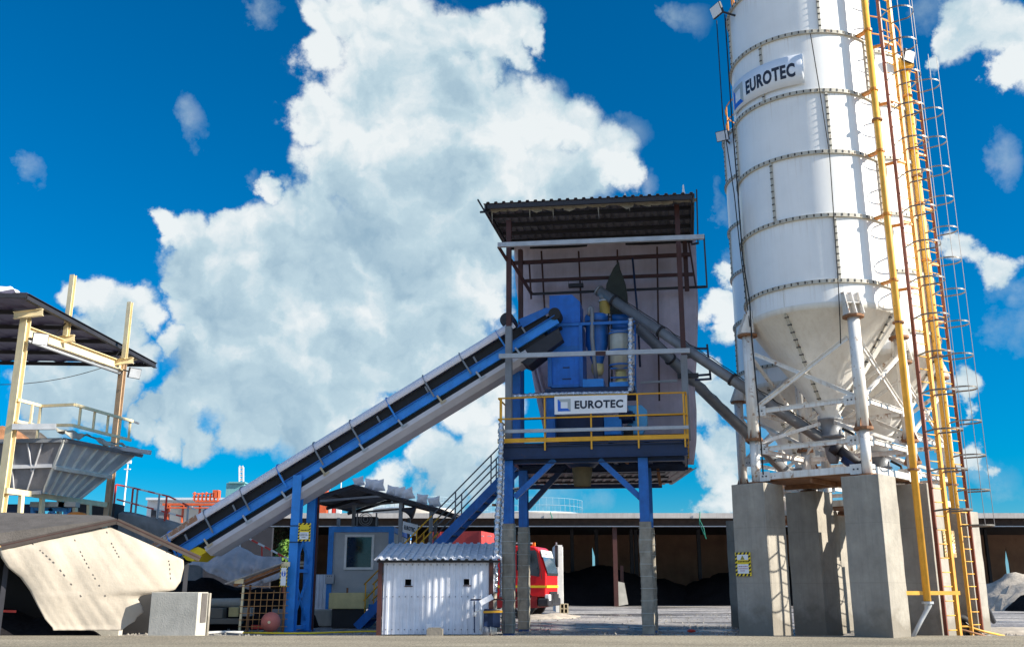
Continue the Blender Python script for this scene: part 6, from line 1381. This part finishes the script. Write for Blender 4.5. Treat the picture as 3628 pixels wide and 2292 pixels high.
# ================================================================= far background
m_white2 = M('far white wall', (.74, .73, .72), .7, var=.08); m_orred = M('far orange red steel', (.66, .11, .03), .6, var=.3); m_far = M('far tank steel', (.52, .47, .41), .7, var=.12, streak=.2, scol=(.38, .33, .28))
m_frail = M('far railing', (.30, .42, .50), .6); m_farw = M('far pale roof', (.55, .62, .67), .6, var=.05); m_teal = M('teal glass block', (.16, .36, .38), .5, var=.15)
def fbox(mb, u0, u1, v0, v1, Y, dep=3):
    a, b = P(u0, v1, Y), P(u1, v0, Y); return mb.box((a+b)/2+Vector((0, dep/2, 0)), (abs(b.x-a.x), dep, abs(b.z-a.z)))
wb = T('white_building', 'distant white flat roofed building with door openings left of the conveyor', 'building', P(550, 1850, 95))
fbox(MB(), 516, 590, 1768, 1850, 95, 8).build('wall', m_white2, wb); fbox(MB(), 516, 800, 1762, 1770, 94, 8).build('roof', m_farw, wb); fbox(MB(), 532, 552, 1803, 1850, 94.8, .3).build('door', m_dark, wb); fbox(MB(), 560, 580, 1812, 1850, 94.8, .3).build('door', m_grey, wb)
fbox(MB(), 590, 800, 1800, 1850, 99, 3).build('rear_wall', m_white2, wb)
rf_ = T('steel_frame', 'distant orange red steel framework in front of a white building', 'framework', P(640, 1850, 90))
for u in (582, 640, 700, 760, 590): fbox(MB(), u, u+9, 1790, 1850, 90, .4).build('column', m_orred, rf_)
for v0, v1, u0, u1 in ((1782, 1790, 575, 780), (1772, 1778, 690, 790), (1795, 1800, 582, 780)): fbox(MB(), u0, u1, v0, v1, 89.6, .4).build('beam', m_orred, rf_)
for u in range(684, 775, 14): fbox(MB(), u, u+5, 1742+(u % 3)*2, 1773, 90, .4).build('upright', m_orred, rf_)
for v in (1746, 1757): fbox(MB(), 682, 772, v, v+4, 90.5, .3).build('beam', m_orred, rf_)
fbox(MB(), 752, 774, 1735, 1762, 90, .8).build('cabin', m_orred, rf_)
tb_ = T('office_block', 'distant teal office block with a lattice antenna on its roof', 'building', P(830, 1850, 160))
fbox(MB(), 792, 866, 1710, 1850, 160, 12).build('wall', m_teal, tb_); fbox(MB(), 810, 868, 1706, 1711, 159.5, 8).build('parapet', m_teal, tb_)
an = MB(); 
for z in (1704, 1690, 1676, 1662): an.bar(P(848, z, 158), P(862, z-12, 158), .16, .16); an.bar(P(862, z, 158), P(848, z-12, 158), .16, .16)
an.bar(P(848, 1706, 158), P(848, 1654, 158), .2, .2); an.bar(P(862, 1706, 158), P(862, 1654, 158), .2, .2); an.build('antenna', m_white2, tb_)
fm = T('light_mast', 'thin tall pale floodlight mast far behind at left', 'mast', P(446, 1850, 110)); q1 = P(454, 1636, 110)
MB().tube([Vector((q1.x, q1.y, 0)), q1], [.15, .07], 8).build('pole', m_white2, fm); MB().box(q1, (.7, .2, .35)).build('lamp_head', m_white2, fm); MB().box(q1-ZZ*.8, (.7, .2, .1)).build('platform', m_white2, fm)
ch2 = T('striped_plant', 'distant red and white striped industrial block behind the canopy', 'building', P(1160, 1850, 130))
cols = (m_white2, m_redpaint)
for i in range(7): fbox(MB(), 1108+i*13.5, 1108+(i+1)*13.5, 1796, 1850, 130, 2).build('stripe_panel', cols[i % 2], ch2)
rc_ = T('red_tower', 'distant red lattice top with white fittings between the conveyor legs and canopy', 'tower', P(1140, 1850, 120))
fbox(MB(), 1125, 1160, 1730, 1850, 120, 1).build('body', m_orred, rc_); fbox(MB(), 1132, 1166, 1722, 1732, 119.8, 1).build('top', m_white2, rc_); fbox(MB(), 1098, 1124, 1740, 1772, 120, 1).build('arm', m_redpaint, rc_)
tag(fbox(MB(), 935, 950, 1822, 1850, 125, 2).build('red_block', m_redpaint), 'tiny distant red block just right of the conveyor above the warehouse roof', 'building')
fp = MB(); q1 = P(1211, 1662, 120); fp.tube([Vector((q1.x, q1.y, 0)), q1], .06, 6); tag(fp.build('mast', m_white2), 'very thin pale mast far behind the canopy peak', 'mast')
def tank(label, u0, u1, vt, vb, Y, rail):
    a, b = P(u0, vt, Y), P(u1, vt, Y); r = (b.x-a.x)/2; c = Vector(((a.x+b.x)/2, Y+r, 0)); t = T('storage_tank', label, 'tank', c, 'distant storage tanks')
    z1 = a.z; MB().lathe(c, [(r, 0), (r, z1)], 48).build('shell', m_far, t); MB().lathe(c, [(r, z1), (r-.3, z1+.15), (0, z1+r*.09)], 48).build('roof', m_farw, t)
    mb = MB(); n = 48
    for h in (rail*.5, rail): mb.tube([c+Vector((r*.98*cos(2*pi*i/n), r*.98*sin(2*pi*i/n), z1+h)) for i in range(n+1)], .022, 5)
    for i in range(n): q = c+Vector((r*.98*cos(2*pi*i/n), r*.98*sin(2*pi*i/n), z1)); mb.tube([q, q+ZZ*rail], .016, 5)
    mb.build('railing', m_frail, t); return t
tank('distant beige round tank with roof railing seen under the canopy', 1302, 1600, 1797, 1840, 110, 1.3)
tank('distant pale round tank with roof railing seen between the tower legs', 1690, 2082, 1812, 1840, 140, 2.0)
# right side pieces
RP = Fr(*P(3432, 2188, 37.5).xy, 0); dp_ = T('sheet_door', 'tall white sheet door panel with two dark lines right of the ladders', 'door', RP.w(0, 0, 0))
A_, B_, C_, D4 = P(3430, 2186, 37.5), P(3474, 2184, 38.5), P(3452, 1958, 38.5), P(3413, 1946, 37.5)
A_.z = B_.z = 0
mb = MB(); mb.prism([A_, B_, C_, D4], Vector((-.03, .06, 0))); mb.build('panel', m_sign, dp_)
for f in (.22, .72): MB().bar(A_.lerp(B_, f)+ZZ*.12-Vector((0, .02, 0)), D4.lerp(C_, f)-ZZ*.35-Vector((0, .02, 0)), .07, .03, (0, 1, 0)).build('groove', m_grey, dp_)
tag(MB().tube([P(3405, 2050, 29), P(3440, 2092, 29.2), P(3480, 2128, 29.5), P(3505, 2168, 30), P(3520, 2200, 30.4)], .075, 12).build('rubber_hose', m_dark), 'thick black rubber hose curving down from the ladder to the ground', 'hose')
tag(MB().tube([P(3330, 2220, 24.9), P(3430, 2218, 25), P(3480, 2234, 25), P(3560, 2252, 25.1)], .025, 8).build('orange_rod', m_yel), 'upper of two orange yellow rods lying at the ladder foot', 'rod')
tag(MB().tube([P(3330, 2218, 24.8), P(3420, 2232, 24.8), P(3500, 2254, 24.8)], .022, 8).build('orange_rod', m_rust), 'lower, rustier rod lying at the ladder foot', 'rod')
mb = MB(); c = P(3402, 2225, 25.6); mb.grid(lambda a, b: c+Vector(((.26+.09*cos(2*pi*b))*cos(2*pi*a), .09*sin(2*pi*b), (.26+.09*cos(2*pi*b))*sin(2*pi*a))), 28, 10); tag(mb.build('tyre', m_black), 'black tyre standing behind the ladder foot', 'tyre')
mb = MB(); mb.grid(lambda a, b: P(3412+60*a+20*b, 2198+38*a+14*b, 26-1*b)+Vector((0, 0, .04*nn.noise(Vector((a*5, b*4, 0))))), 8, 5); tag(mb.build('grey_sheet', m_conc2, solid=.01), 'crumpled pale sheet on the ground right of the tyre', 'sheet')
pile('dirt_heap', 'low dark ridge of dirt along the road edge at far right', 'heap', [(13.2, 27.2, 1.6, .16), (15, 27.4, 1.7, .2), (16.8, 27.6, 1.8, .2)], m_sand, 6, n=26, rough=.05)
q = P(3360, 1930, 23.0)
for i, (v0, v1, lb) in enumerate(((1830, 1875, 'upper small white notice on the rear pillar behind the ladder'), (1880, 1972, 'lower small notice with yellow edges on the rear pillar behind the ladder'))):
    pass
for u, lb in ((2450, 'small red rag lying on the shaded ground right of the tower leg'),):
    q = G(u, 2238); tag(MB().sphere(q+ZZ*.03, .12, 10, (1, .6, .35)).build('red_rag', m_redpaint), lb, 'rag')
q = G(1970, 2243); tag(MB().box(q+ZZ*.03, (.30, .16, .05)).build('pale_scrap', m_conc2), 'pale flat scrap lying on the ground between the tower legs', 'scrap')
for o in list(bpy.data.objects):
    if o.type == 'MESH' and not o.data.materials: print('no material', o.name)
    if '_o' in o: del o['_o']
